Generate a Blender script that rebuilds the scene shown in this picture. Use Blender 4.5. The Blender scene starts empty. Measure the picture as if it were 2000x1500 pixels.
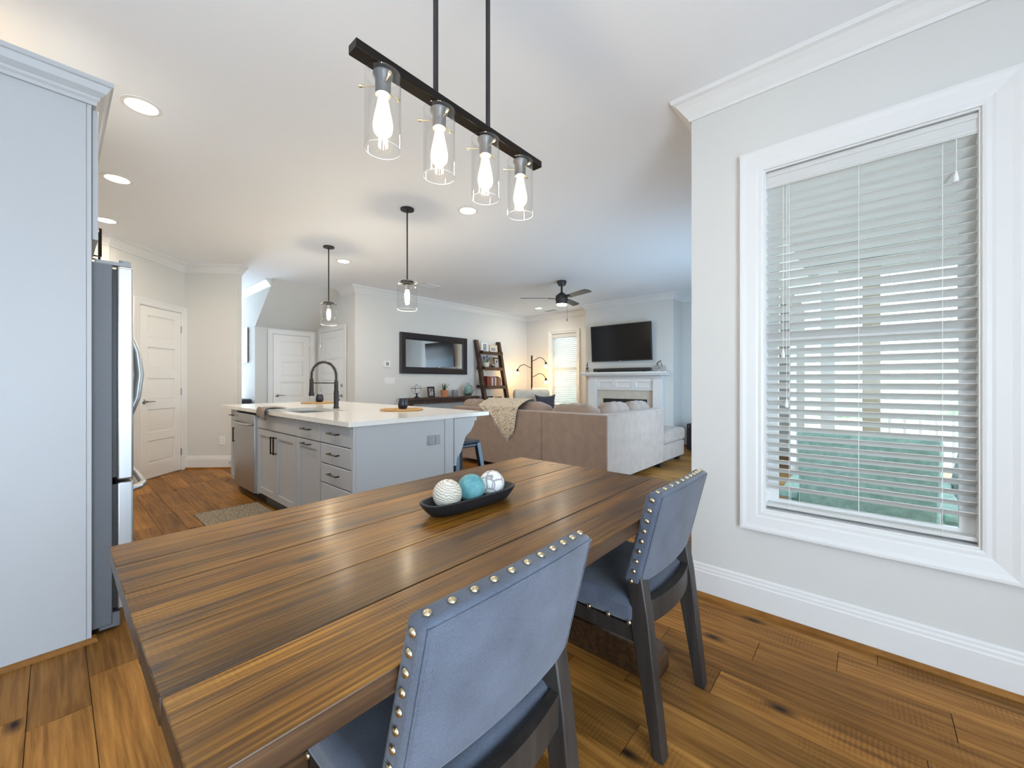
import bpy, math, random
from mathutils import Vector, Matrix
random.seed(7)
S = bpy.context.scene
COL = S.collection
PI = math.pi
# ------------------------------------------------------------------ camera
FPX, HOR, CH = 790.0, 745.0, 1.20
YAW = math.radians(41.44)
FW = (math.cos(YAW), math.sin(YAW)); RT = (math.sin(YAW), -math.cos(YAW))
cd = bpy.data.cameras.new('camera'); cam = bpy.data.objects.new('camera', cd); COL.objects.link(cam)
cd.sensor_width = 36.0; cd.lens = FPX/2000*36.0; cd.shift_y = (HOR-750)/2000.0; cd.clip_start = 0.02; cd.clip_end = 200
cam.location = (0, 0, CH); cam.rotation_euler = (PI/2, 0, YAW-PI/2)
S.camera = cam
# ------------------------------------------------------------------ world, daylight, exposure
w = bpy.data.worlds.new('sky'); S.world = w; w.use_nodes = True
bg = w.node_tree.nodes['Background']; bg.inputs[0].default_value = (0.72, 0.86, 1.0, 1); bg.inputs[1].default_value = 7.0
S.view_settings.view_transform = 'Standard'; S.view_settings.look = 'None'
S.view_settings.gamma = 1.0; S.view_settings.use_curve_mapping = False
S.view_settings.exposure = 0.27
S.cycles.max_bounces = 5; S.cycles.diffuse_bounces = 4; S.cycles.glossy_bounces = 3; S.cycles.transmission_bounces = 3; S.cycles.transparent_max_bounces = 8
S.cycles.caustics_reflective = False; S.cycles.caustics_refractive = False; S.cycles.sample_clamp_indirect = 8; S.cycles.use_light_tree = False

def area(name, loc, rot, sx, sy, power, col):
    l = bpy.data.lights.new(name, 'AREA'); l.shape = 'RECTANGLE'; l.size = sx; l.size_y = sy
    l.energy = power; l.color = col
    o = bpy.data.objects.new(name, l); COL.objects.link(o); o.location = loc; o.rotation_euler = rot
    return o
DAY = (0.66, 0.82, 1.0)
area('patio_daylight', (-0.45, -1.68, 1.08), (PI/2, 0, 0), 2.0, 2.0, 44, DAY)            # glazed doors behind the camera, light to +Y
area('living_room_door_daylight', (5.2, 0.70, 0.95), (PI/2, 0, 0), 2.2, 1.6, 54, (.42,.70,1.0))     # living room patio door, light to +Y
area('entry_daylight', (1.75, 10.1, 1.4), (PI/2, 0, PI), 0.9, 2.0, 45, DAY)               # front door glass, light to -Y

# ------------------------------------------------------------------ pixel helpers (photo 2000x1500)
def _d(px):
    u = (px-1000)/FPX; return (FW[0]+u*RT[0], FW[1]+u*RT[1])
def PZ(px, py, z):
    t = (CH-z)*FPX/(py-HOR); v = _d(px); return Vector((v[0]*t, v[1]*t, z))
def PX(px, py, x):
    v = _d(px); t = x/v[0]; return Vector((x, v[1]*t, CH-(py-HOR)/FPX*t))
def PY(px, py, y):
    v = _d(px); t = y/v[1]; return Vector((v[0]*t, y, CH-(py-HOR)/FPX*t))

# ------------------------------------------------------------------ mesh builder
class MB:
    def __init__(s): s.v = []; s.f = []
    def box(s, x0, x1, y0, y1, z0, z1):
        b = len(s.v)
        s.v += [(x0,y0,z0),(x1,y0,z0),(x1,y1,z0),(x0,y1,z0),(x0,y0,z1),(x1,y0,z1),(x1,y1,z1),(x0,y1,z1)]
        s.f += [tuple(b+i for i in q) for q in ((3,2,1,0),(4,5,6,7),(0,1,5,4),(1,2,6,5),(2,3,7,6),(3,0,4,7))]
        return s
    def quad(s, a, b, c, d):
        n = len(s.v); s.v += [tuple(a), tuple(b), tuple(c), tuple(d)]; s.f.append((n,n+1,n+2,n+3)); return s
    def prism(s, pts, axis, a0, a1):
        n = len(pts); b = len(s.v)
        def P(p, a):
            return {'x': (a, p[0], p[1]), 'y': (p[0], a, p[1]), 'z': (p[0], p[1], a)}[axis]
        s.v += [P(p, a0) for p in pts] + [P(p, a1) for p in pts]
        s.f += [tuple(b+i for i in reversed(range(n))), tuple(b+n+i for i in range(n))]
        for i in range(n):
            j = (i+1) % n; s.f.append((b+i, b+j, b+n+j, b+n+i))
        return s
    def lathe(s, prof, seg=24, c=(0,0,0)):
        b = len(s.v); n = len(prof)
        for k in range(seg):
            a = 2*PI*k/seg; ca, sa = math.cos(a), math.sin(a)
            s.v += [(c[0]+r*ca, c[1]+r*sa, c[2]+z) for r, z in prof]
        for k in range(seg):
            k2 = (k+1) % seg
            for i in range(n-1):
                s.f.append((b+k*n+i, b+k2*n+i, b+k2*n+i+1, b+k*n+i+1))
        return s
    def tube(s, path, r, seg=8, closed=False):
        P = [Vector(p) for p in path]; n = len(P); b = len(s.v)
        rs = r if isinstance(r, (list, tuple)) else [r]*n
        up = None
        for i in range(n):
            if closed: t = (P[(i+1) % n]-P[i-1])
            else: t = P[min(i+1, n-1)]-P[max(i-1, 0)]
            t.normalize()
            if up is None:
                up = Vector((0,0,1)) if abs(t.z) < .9 else Vector((1,0,0))
            a = t.cross(up).normalized(); up = a.cross(t).normalized()
            for k in range(seg):
                an = 2*PI*k/seg
                s.v.append(tuple(P[i]+(a*math.cos(an)+up*math.sin(an))*rs[i]))
        m = n if closed else n-1
        for i in range(m):
            j = (i+1) % n
            for k in range(seg):
                k2 = (k+1) % seg
                s.f.append((b+i*seg+k, b+i*seg+k2, b+j*seg+k2, b+j*seg+k))
        if not closed:
            s.f.append(tuple(b+k for k in reversed(range(seg)))); s.f.append(tuple(b+(n-1)*seg+k for k in range(seg)))
        return s
    def ball(s, c, r, seg=20, rings=12, sc=(1,1,1)):
        b = len(s.v)
        for i in range(rings+1):
            th = PI*i/rings
            for k in range(seg):
                a = 2*PI*k/seg
                s.v.append((c[0]+r*sc[0]*math.sin(th)*math.cos(a), c[1]+r*sc[1]*math.sin(th)*math.sin(a), c[2]+r*sc[2]*math.cos(th)))
        for i in range(rings):
            for k in range(seg):
                k2 = (k+1) % seg
                s.f.append((b+i*seg+k, b+(i+1)*seg+k, b+(i+1)*seg+k2, b+i*seg+k2))
        return s
    def grid(s, fn, nu, nv):
        b = len(s.v)
        for i in range(nu+1):
            for j in range(nv+1): s.v.append(tuple(fn(i/nu, j/nv)))
        for i in range(nu):
            for j in range(nv):
                a = b+i*(nv+1)+j; s.f.append((a, a+nv+1, a+nv+2, a+1))
        return s
    def sweep(s, path, prof, closed=False):
        # path: 2D (x,y); prof: (offset to the left of travel, z); mitred corners
        n = len(path); m = len(prof); b = len(s.v)
        for i in range(n):
            p = Vector(path[i])
            d0 = (p-Vector(path[i-1])).normalized() if (i > 0 or closed) else None
            d1 = (Vector(path[(i+1) % n])-p).normalized() if (i < n-1 or closed) else None
            if d0 is None: d0 = d1
            if d1 is None: d1 = d0
            n0 = Vector((-d0.y, d0.x)); n1 = Vector((-d1.y, d1.x))
            q = (n0+n1); q = q/ max(1e-6, q.dot(n0)) if q.length > 1e-5 else n0
            for o, z in prof: s.v.append((p.x+q.x*o, p.y+q.y*o, z))
        for i in range(n if closed else n-1):
            j = (i+1) % n
            for k in range(m):
                k2 = (k+1) % m
                s.f.append((b+i*m+k, b+j*m+k, b+j*m+k2, b+i*m+k2))
        if not closed:
            s.f.append(tuple(b+k for k in range(m))); s.f.append(tuple(b+(n-1)*m+k for k in reversed(range(m))))
        return s
    def frame(s, x0, x1, z0, z1, prof, sides='LTRB'):
        # picture-frame sweep around an opening in the x-z plane; prof (outward offset, toward viewer)
        def corner(sx, sz): return [((x0-o) if sx < 0 else (x1+o), -d, (z0-o) if sz < 0 else (z1+o)) for o, d in prof]
        segs = {'L': ((-1,-1),(-1,1)), 'T': ((-1,1),(1,1)), 'R': ((1,1),(1,-1)), 'B': ((1,-1),(-1,-1))}
        m = len(prof)
        for k in sides:
            b = len(s.v); A, B = segs[k]
            pa, pb = corner(*A), corner(*B)
            if 'B' not in sides:
                if A[1] < 0: pa = [(p[0], p[1], z0) for p in pa]
                if B[1] < 0: pb = [(p[0], p[1], z0) for p in pb]
            s.v += pa+pb
            for i in range(m):
                j = (i+1) % m; s.f.append((b+i, b+m+i, b+m+j, b+j))
            s.f.append(tuple(b+i for i in range(m))); s.f.append(tuple(b+m+i for i in reversed(range(m))))
        return s
    def xf(s, M, start=0):
        for i in range(start, len(s.v)): s.v[i] = tuple(M @ Vector(s.v[i]))
        return s
    def mesh(s, name, smooth=False):
        me = bpy.data.meshes.new(name); me.from_pydata(s.v, [], s.f)
        import bmesh
        bm = bmesh.new(); bm.from_mesh(me); bmesh.ops.recalc_face_normals(bm, faces=bm.faces); bm.to_mesh(me); bm.free()
        if smooth:
            me.polygons.foreach_set('use_smooth', [True]*len(me.polygons))
            me.set_sharp_from_angle(angle=math.radians(40))
        me.update(); return me

def ob(name, mb, m, parent=None, smooth=False, bevel=0, seg=2, kind=None, label=None, sub=0):
    me = mb if isinstance(mb, bpy.types.Mesh) else mb.mesh(name, smooth)
    if m is not None and not me.materials: me.materials.append(m)
    o = bpy.data.objects.new(name, me); COL.objects.link(o)
    if parent is not None: o.parent = parent
    if bevel:
        b = o.modifiers.new('bevel', 'BEVEL'); b.width = bevel; b.segments = seg; b.limit_method = 'ANGLE'; b.angle_limit = math.radians(35)
        if hasattr(b, 'harden_normals'): b.harden_normals = False
        me.polygons.foreach_set('use_smooth', [True]*len(me.polygons)); me.set_sharp_from_angle(angle=math.radians(50))
    if sub:
        q = o.modifiers.new('sub', 'SUBSURF'); q.levels = sub; q.render_levels = sub
        me.polygons.foreach_set('use_smooth', [True]*len(me.polygons))
    if kind: o['kind'] = kind
    if label: o['label'] = label
    return o
def inst(name, me, parent, loc=(0,0,0), rot=(0,0,0), sc=(1,1,1)):
    o = bpy.data.objects.new(name, me); COL.objects.link(o); o.parent = parent
    o.location = loc; o.rotation_euler = rot; o.scale = sc; return o
def tag(o, label, cat, group=None):
    o['label'] = label; o['category'] = cat
    if group: o['group'] = group
    return o
def root(name, label, cat, loc=(0,0,0), rz=0, group=None, kind=None):
    o = bpy.data.objects.new(name, None); COL.objects.link(o); o.location = loc; o.rotation_euler = (0,0,rz); o.empty_display_size = .1
    if kind: o['kind'] = kind
    if label: o['label'] = label
    if cat: o['category'] = cat
    if group: o['group'] = group
    return o
def st(name, mb, m, label=None, parent=None, **k):
    o = ob(name, mb, m, parent, **k)
    if parent is None: o['kind'] = 'structure'
    if label: o['label'] = label
    return o

# ------------------------------------------------------------------ materials
def mat(name, col, rough=.5, metal=0, bump=0, bscale=60, var=0, vscale=8, spec=.5, coat=0, sheen=0, stretch=None, trans=0):
    m = bpy.data.materials.new(name); m.use_nodes = True
    N, L = m.node_tree.nodes, m.node_tree.links; b = N['Principled BSDF']
    b.inputs['Base Color'].default_value = (*col, 1); b.inputs['Roughness'].default_value = rough; b.inputs['Metallic'].default_value = metal
    b.inputs['Specular IOR Level'].default_value = spec; b.inputs['Coat Weight'].default_value = coat
    if sheen: b.inputs['Sheen Weight'].default_value = sheen
    if bump or var:
        tc = N.new('ShaderNodeTexCoord'); mp = N.new('ShaderNodeMapping'); L.new(tc.outputs['Object'], mp.inputs[0])
        if stretch: mp.inputs['Scale'].default_value = stretch
    if bump:
        n = N.new('ShaderNodeTexNoise'); n.inputs['Scale'].default_value = bscale; n.inputs['Detail'].default_value = 4; L.new(mp.outputs[0], n.inputs[0])
        bp = N.new('ShaderNodeBump'); bp.inputs['Strength'].default_value = bump; bp.inputs['Distance'].default_value = .004
        L.new(n.outputs[0], bp.inputs['Height']); L.new(bp.outputs[0], b.inputs['Normal'])
    if var:
        n = N.new('ShaderNodeTexNoise'); n.inputs['Scale'].default_value = vscale; n.inputs['Detail'].default_value = 5; L.new(mp.outputs[0], n.inputs[0])
        r = N.new('ShaderNodeValToRGB'); r.color_ramp.elements[0].position = .3; r.color_ramp.elements[1].position = .7
        r.color_ramp.elements[0].color = (*[c*(1-var) for c in col], 1); r.color_ramp.elements[1].color = (*[min(1, c*(1+var)) for c in col], 1)
        L.new(n.outputs[0], r.inputs[0]); L.new(r.outputs[0], b.inputs['Base Color'])
    return m
def emit(name, col, s):
    m = bpy.data.materials.new(name); m.use_nodes = True; N, L = m.node_tree.nodes, m.node_tree.links
    e = N.new('ShaderNodeEmission'); e.inputs[0].default_value = (*col, 1); e.inputs[1].default_value = s
    L.new(e.outputs[0], N['Material Output'].inputs[0]); return m
def thin_glass(name, tint=(1,1,1), refl=1.0, base=.02):
    m = bpy.data.materials.new(name); m.use_nodes = True; N, L = m.node_tree.nodes, m.node_tree.links
    t = N.new('ShaderNodeBsdfTransparent'); t.inputs[0].default_value = (*tint, 1)
    g = N.new('ShaderNodeBsdfGlossy'); g.inputs['Roughness'].default_value = .02
    f = N.new('ShaderNodeLayerWeight'); f.inputs[0].default_value = .25
    mm = N.new('ShaderNodeMath'); mm.operation = 'MULTIPLY_ADD'; mm.inputs[1].default_value = .45*refl; mm.inputs[2].default_value = base
    L.new(f.outputs['Facing'], mm.inputs[0])
    x = N.new('ShaderNodeMixShader'); L.new(mm.outputs[0], x.inputs[0]); L.new(t.outputs[0], x.inputs[1]); L.new(g.outputs[0], x.inputs[2])
    L.new(x.outputs[0], N['Material Output'].inputs[0]); return m
def wood(name, stops, grain=(1,14,14), scale=2.2, rough=.4, coat=0, saw=0, knots=0, streak=0, axis=0, bump=.15, spec=.5, rvar=.5, vmin=.72, vmax=1.2):
    """stained wood: streaky noise along the grain, per-board offset and tone from attribute 'rnd', optional saw marks and knots"""
    m = bpy.data.materials.new(name); m.use_nodes = True; N, L = m.node_tree.nodes, m.node_tree.links; b = N['Principled BSDF']
    tc = N.new('ShaderNodeTexCoord'); at = N.new('ShaderNodeAttribute'); at.attribute_name = 'rnd'
    mul = N.new('ShaderNodeMath'); mul.operation = 'MULTIPLY'; mul.inputs[1].default_value = 37.0; L.new(at.outputs['Fac'], mul.inputs[0])
    add = N.new('ShaderNodeVectorMath'); add.operation = 'ADD'; L.new(tc.outputs['Object'], add.inputs[0]); L.new(mul.outputs[0], add.inputs[1])
    mp = N.new('ShaderNodeMapping'); mp.inputs['Scale'].default_value = grain; L.new(add.outputs[0], mp.inputs[0])
    n = N.new('ShaderNodeTexNoise'); n.inputs['Scale'].default_value = scale; n.inputs['Detail'].default_value = 8; n.inputs['Roughness'].default_value = .62; n.inputs['Distortion'].default_value = .35
    L.new(mp.outputs[0], n.inputs[0])
    r = N.new('ShaderNodeValToRGB'); e = r.color_ramp.elements
    e[0].position, e[0].color = stops[0][0], (*stops[0][1], 1); e[1].position, e[1].color = stops[-1][0], (*stops[-1][1], 1)
    for p, c in stops[1:-1]: q = e.new(p); q.color = (*c, 1)
    L.new(n.outputs[0], r.inputs[0]); col = r.outputs[0]
    # broad tone drift
    n2 = N.new('ShaderNodeTexNoise'); n2.inputs['Scale'].default_value = 1.3; n2.inputs['Detail'].default_value = 3
    mp2 = N.new('ShaderNodeMapping'); mp2.inputs['Scale'].default_value = tuple(1 if g == min(grain) else 3.5 for g in grain); L.new(add.outputs[0], mp2.inputs[0]); L.new(mp2.outputs[0], n2.inputs[0])
    mr = N.new('ShaderNodeMapRange'); mr.inputs[1].default_value = .3; mr.inputs[2].default_value = .7; mr.inputs[3].default_value = vmin; mr.inputs[4].default_value = vmax
    ad = N.new('ShaderNodeMath'); ad.operation = 'MULTIPLY_ADD'; ad.inputs[1].default_value = rvar; L.new(at.outputs['Fac'], ad.inputs[0]); ad.inputs[2].default_value = 1-rvar/2
    m2 = N.new('ShaderNodeMath'); m2.operation = 'MULTIPLY'; L.new(n2.outputs[0], mr.inputs[0]); L.new(mr.outputs[0], m2.inputs[0]); L.new(ad.outputs[0], m2.inputs[1])
    hv = N.new('ShaderNodeHueSaturation'); L.new(m2.outputs[0], hv.inputs['Value']); L.new(col, hv.inputs['Color']); col = hv.outputs[0]
    hsum = n.outputs[0]
    if streak:      # long dark stain streaks along the grain
        mp4 = N.new('ShaderNodeMapping'); mp4.inputs['Scale'].default_value = tuple(1.1 if g == min(grain) else 11 for g in grain); L.new(add.outputs[0], mp4.inputs[0])
        n4 = N.new('ShaderNodeTexNoise'); n4.inputs['Scale'].default_value = 1.6; n4.inputs['Detail'].default_value = 7; n4.inputs['Roughness'].default_value = .68; L.new(mp4.outputs[0], n4.inputs[0])
        k4 = N.new('ShaderNodeMapRange'); k4.inputs[1].default_value = .50; k4.inputs[2].default_value = .66; k4.inputs[3].default_value = 0; k4.inputs[4].default_value = streak; L.new(n4.outputs[0], k4.inputs[0])
        mx = N.new('ShaderNodeMix'); mx.data_type = 'RGBA'; L.new(k4.outputs[0], mx.inputs[0]); L.new(col, mx.inputs[6]); mx.inputs[7].default_value = (.040,.020,.010,1); col = mx.outputs[2]
    if saw:
        wv = N.new('ShaderNodeTexWave'); wv.wave_type = 'BANDS'; wv.bands_direction = 'XYZ'[axis]; wv.inputs['Scale'].default_value = saw; wv.inputs['Distortion'].default_value = 3; wv.inputs['Detail'].default_value = 3; wv.inputs['Detail Scale'].default_value = .6
        L.new(add.outputs[0], wv.inputs[0])
        n3 = N.new('ShaderNodeTexNoise'); n3.inputs['Scale'].default_value = 3.5; L.new(add.outputs[0], n3.inputs[0])
        k = N.new('ShaderNodeMapRange'); k.inputs[1].default_value = .5; k.inputs[2].default_value = .68; k.inputs[4].default_value = .38; L.new(n3.outputs[0], k.inputs[0])
        mx = N.new('ShaderNodeMix'); mx.data_type = 'RGBA'; mx.blend_type = 'MULTIPLY'
        sub = N.new('ShaderNodeMath'); sub.operation = 'MULTIPLY'; L.new(wv.outputs['Fac'], sub.inputs[0]); L.new(k.outputs[0], sub.inputs[1])
        L.new(sub.outputs[0], mx.inputs[0]); L.new(col, mx.inputs[6]); mx.inputs[7].default_value = (.35,.3,.26,1); col = mx.outputs[2]
    if knots:
        v = N.new('ShaderNodeTexVoronoi'); v.voronoi_dimensions = '2D'; v.inputs['Scale'].default_value = knots
        mp3 = N.new('ShaderNodeMapping'); mp3.inputs['Scale'].default_value = tuple(1 if g == min(grain) else 2.2 for g in grain); L.new(add.outputs[0], mp3.inputs[0]); L.new(mp3.outputs[0], v.inputs[0])
        kr = N.new('ShaderNodeValToRGB'); kr.color_ramp.elements[0].position = .012; kr.color_ramp.elements[0].color = (1,1,1,1); kr.color_ramp.elements[1].position = .075; kr.color_ramp.elements[1].color = (0,0,0,1)
        L.new(v.outputs['Distance'], kr.inputs[0])
        mx = N.new('ShaderNodeMix'); mx.data_type = 'RGBA'; L.new(kr.outputs[0], mx.inputs[0]); L.new(col, mx.inputs[6]); mx.inputs[7].default_value = (.022,.011,.007,1); col = mx.outputs[2]
    L.new(col, b.inputs['Base Color'])
    b.inputs['Roughness'].default_value = rough; b.inputs['Specular IOR Level'].default_value = spec; b.inputs['Coat Weight'].default_value = coat; b.inputs['Coat Roughness'].default_value = .18
    bp = N.new('ShaderNodeBump'); bp.inputs['Strength'].default_value = bump; bp.inputs['Distance'].default_value = .003; L.new(hsum, bp.inputs['Height']); L.new(bp.outputs[0], b.inputs['Normal'])
    return m
def fabric(name, col, scale=420, bump=.35, var=.12, rough=.95):
    m = bpy.data.materials.new(name); m.use_nodes = True; N, L = m.node_tree.nodes, m.node_tree.links; b = N['Principled BSDF']
    tc = N.new('ShaderNodeTexCoord')
    a = N.new('ShaderNodeTexNoise'); a.inputs['Scale'].default_value = scale; a.inputs['Detail'].default_value = 2
    mp = N.new('ShaderNodeMapping'); mp.inputs['Scale'].default_value = (1,1,.35); L.new(tc.outputs['Object'], mp.inputs[0]); L.new(mp.outputs[0], a.inputs[0])
    c = N.new('ShaderNodeTexNoise'); c.inputs['Scale'].default_value = 9; c.inputs['Detail'].default_value = 4; L.new(tc.outputs['Object'], c.inputs[0])
    ad = N.new('ShaderNodeMath'); ad.operation = 'ADD'; L.new(a.outputs[0], ad.inputs[0]); L.new(c.outputs[0], ad.inputs[1])
    r = N.new('ShaderNodeValToRGB'); r.color_ramp.elements[0].position = .35; r.color_ramp.elements[1].position = .68
    hf = N.new('ShaderNodeMath'); hf.operation = 'MULTIPLY'; hf.inputs[1].default_value = .5; L.new(ad.outputs[0], hf.inputs[0]); L.new(hf.outputs[0], r.inputs[0])
    r.color_ramp.elements[0].color = (*[k*(1-var) for k in col], 1); r.color_ramp.elements[1].color = (*[min(1, k*(1+var)) for k in col], 1)
    L.new(r.outputs[0], b.inputs['Base Color']); b.inputs['Roughness'].default_value = rough; b.inputs['Sheen Weight'].default_value = .25; b.inputs['Specular IOR Level'].default_value = .2
    bp = N.new('ShaderNodeBump'); bp.inputs['Strength'].default_value = bump; bp.inputs['Distance'].default_value = .0015; L.new(a.outputs[0], bp.inputs['Height']); L.new(bp.outputs[0], b.inputs['Normal'])
    return m

M = {}
M['wall'] = mat('painted_wall', (.66,.655,.63), .85, bump=.05, bscale=250)
M['ceil'] = mat('ceiling_paint', (.86,.885,.915), .9)
M['trim'] = mat('white_trim', (.745,.745,.735), .38)
M['door'] = mat('white_door', (.80,.79,.765), .4)
M['cab'] = mat('grey_cabinet_paint', (.44,.455,.47), .42)
M['cabline'] = mat('cabinet_gap', (.12,.12,.125), .7)
M['quartz'] = mat('white_quartz', (.80,.785,.75), .12, var=.03, vscale=40)
M['steel'] = mat('stainless', (.47,.48,.49), .38, 1, bump=.06, bscale=40, stretch=(1,1,.02))
M['fridge_side'] = mat('fridge_grey', (.14,.15,.165), .5, .4, bump=.35, bscale=420)
M['black'] = mat('matte_black', (.012,.012,.014), .42)
M['blackmetal'] = mat('black_metal', (.018,.017,.018), .35, .6)
M['bronze'] = mat('bronze_pull', (.028,.021,.017), .35, .8)
M['nickel'] = mat('brushed_nickel', (.42,.40,.37), .32, 1)
M['brass'] = mat('antique_brass_nail', (.62,.53,.36), .28, 1)
M['floorwood'] = wood('hickory_floor', [(.25,(.115,.046,.010)),(.45,(.235,.103,.022)),(.6,(.33,.153,.036)),(.8,(.41,.21,.056))], grain=(22,1.0,22), spec=.13, rough=.42, axis=1, saw=22, knots=1.1, rvar=.55, bump=.12)
M['tablewood'] = wood('stained_pine', [(.25,(.040,.014,.003)),(.42,(.140,.056,.008)),(.55,(.270,.118,.015)),(.72,(.42,.205,.032))], grain=(.7,55,55), scale=2.4, rough=.30, coat=.10, spec=.16, axis=0, saw=34, knots=1.5, streak=.75, rvar=.3, bump=.4, vmin=.38, vmax=1.30)
M['tabledark'] = wood('dark_stained_pine', [(.25,(.014,.007,.004)),(.5,(.055,.026,.011)),(.75,(.13,.066,.026))], grain=(.9,22,22), rough=.4, bump=.3)
M['shoe'] = wood('shoe_mould', [(.3,(.20,.082,.018)),(.7,(.32,.145,.036))], grain=(3,3,3), rough=.45, spec=.15, rvar=0)
M['darkwood'] = wood('walnut_shelf', [(.25,(.022,.010,.006)),(.55,(.065,.028,.015)),(.8,(.11,.05,.026))], grain=(4,4,1), rough=.5)
M['linen'] = fabric('slate_linen', (.085,.100,.135), scale=620, bump=.7, var=.34)
M['chairleg'] = wood('charcoal_oak', [(.3,(.022,.019,.018)),(.7,(.055,.047,.042))], grain=(12,12,1.2), rough=.45)
M['sofa'] = fabric('taupe_chenille', (.285,.218,.180), scale=260, var=.16)
M['cream'] = fabric('cream_upholstery', (.55,.52,.45))
M['navy'] = fabric('charcoal_pillow', (.05,.05,.075))
M['glass'] = thin_glass('clear_glass', (.97,.97,.96))
M['rimglass'] = mat('glass_rim', (.75,.75,.73), .08)
M['pane'] = thin_glass('window_glass', (.93,.97,.96), .5, .03)
M['bulbglass'] = emit('bulb_glow', (1.0,.82,.58), 340)
_m = emit('bulb_envelope_glow', (1.0,.82,.52), 2.2); _N, _L = _m.node_tree.nodes, _m.node_tree.links
_t = _N.new('ShaderNodeBsdfTransparent'); _x = _N.new('ShaderNodeMixShader'); _x.inputs[0].default_value = .5
_L.new(_t.outputs[0], _x.inputs[1]); _L.new(_N['Emission'].outputs[0], _x.inputs[2]); _L.new(_x.outputs[0], _N['Material Output'].inputs[0]); M['bulbenv'] = _m
M['pendbulb'] = emit('pendant_bulb_glow', (1.0,.82,.58), 330)
M['can'] = emit('downlight_lens', (1.0,.90,.74), 13)
M['fanlens'] = emit('fan_light_lens', (1.0,.93,.82), 110)
M['warmbulb'] = emit('floor_lamp_bulb', (1.0,.60,.22), 170)
M['blind'] = mat('white_faux_wood_slat', (.80,.80,.78), .45, bump=.1, bscale=90, stretch=(1,1,6))
_m = M['blind']; _N, _L = _m.node_tree.nodes, _m.node_tree.links
_t = _N.new('ShaderNodeBsdfTranslucent'); _t.inputs[0].default_value = (.80,.80,.76,1); _x = _N.new('ShaderNodeMixShader'); _x.inputs[0].default_value = .22
_L.new(_N['Principled BSDF'].outputs[0], _x.inputs[1]); _L.new(_t.outputs[0], _x.inputs[2]); _L.new(_x.outputs[0], _N['Material Output'].inputs[0])
M['cord'] = mat('blind_cord', (.85,.85,.84), .8)
M['mirror'] = mat('mirror_glass', (.93,.94,.94), .01, 1)
M['espresso'] = mat('espresso_frame', (.012,.009,.012), .35)
M['tv'] = mat('tv_screen', (.010,.009,.009), .16, spec=.2)
M['tile'] = mat('beige_marble_tile', (.56,.52,.45), .3, var=.07, vscale=9)
M['plate'] = mat('switch_plate', (.78,.78,.76), .4)
M['greyplate'] = mat('grey_outlet', (.30,.31,.33), .4)
M['terracotta'] = mat('terracotta', (.50,.19,.075), .7)
M['leaf'] = mat('succulent_leaf', (.035,.085,.030), .5, var=.3, vscale=20)
M['lavleaf'] = mat('lavender_stem', (.11,.20,.06), .6)
M['lavender'] = mat('lavender_flower', (.11,.085,.21), .7)
M['pot'] = mat('cream_pot', (.60,.58,.52), .5)
M['photo'] = mat('photo_print', (.30,.31,.33), .3, var=.85, vscale=28)
M['paper'] = mat('white_mat_board', (.82,.81,.78), .6)
M['lightwood'] = mat('pale_wood_frame', (.62,.52,.38), .5)
M['jute'] = mat('woven_rattan', (.42,.25,.095), .75, bump=.5, bscale=120)
M['rug'] = mat('speckled_rug', (.27,.225,.165), .95, bump=1.0, bscale=120, var=.75, vscale=75)
M['towel'] = fabric('brown_towel', (.19,.145,.115), scale=300)
M['mug'] = mat('navy_stoneware', (.014,.017,.028), .3)
M['tray'] = mat('charred_wood_bowl', (.016,.017,.021), .62, bump=.3, bscale=50)
M['grey_ext'] = mat('porch_siding', (.62,.66,.64), .7)
M['porchfloor'] = mat('porch_concrete', (.42,.43,.43), .8)
M['porchceil'] = mat('porch_ceiling', (.20,.22,.22), .8)
M['teal'] = mat('teal_lounge', (.40,.58,.52), .7, var=.2, vscale=30)
M['wicker'] = mat('grey_wicker', (.42,.46,.48), .7, bump=.8, bscale=70, var=.4, vscale=60)
M['tan'] = mat('tan_post', (.42,.36,.26), .7)
M['grass'] = mat('lawn', (.55,.60,.46), .95, var=.3, vscale=2)
M['hedge'] = mat('hedge_leaves', (.45,.52,.40), .95, var=.6, vscale=9)

# ================================================================== ROOM SHELL
CEIL = 2.80
XW = 2.425; YC = .765; YM = 6.42; XF = 7.83; XB = 7.39; XG = 3.32; YD = 7.825; XL = 2.262
floor = MB().box(-2.8, 8.1, -1.9, 10.4, -.12, -.012)
FL = st('floor', floor, mat('subfloor', (.03,.016,.008), .9))
# planks along Y, widths near .165 m
me_attr = lambda me, v: (me.attributes.new('rnd', 'FLOAT', 'FACE').data.foreach_set('value', [v]*len(me.polygons)) if not isinstance(v, list) else me.attributes.new('rnd', 'FLOAT', 'FACE').data.foreach_set('value', v))
def in_view(x, y):
    t = x*FW[0]+y*FW[1]; u = x*RT[0]+y*RT[1]
    if t < .35: return False
    px = 1000+FPX*u/t; py = HOR+CH*FPX/t
    return -120 < px < 2120 and py < 1650
rest = MB(); restv = []; near = []
x = -2.75; PW = .158
while x < 8.0:
    y = -1.85 - random.random()*1.2
    while y < 10.3:
        ln = random.choice([.45,.6,.75,.9,1.05,1.2,1.35])
        y0, y1 = max(y, -1.85), min(y+ln, 10.3)
        if y1-y0 > .05:
            cx, cy = x+PW/2, (y0+y1)/2; near.append((in_view(cx, cy) or in_view(cx, y1) or in_view(cx, y0), math.hypot(cx, cy), x, y0, y1, random.random()))
        y += ln
    x += PW
near.sort(key=lambda q: (not q[0], q[1]))
G = .0011
for i, (vis, dist, x, y0, y1, rv) in enumerate(near):
    if vis and i < 290:
        b = MB().box(x+G, x+PW-G, y0+G, y1-G, -.012, random.choice([0,0,-.0006,-.001]))
        me = b.mesh('plank'); me_attr(me, rv); ob('plank', me, M['floorwood'], FL)
    else:
        rest.box(x+G, x+PW-G, y0+G, y1-G, -.012, 0); restv += [rv]*6
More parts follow.
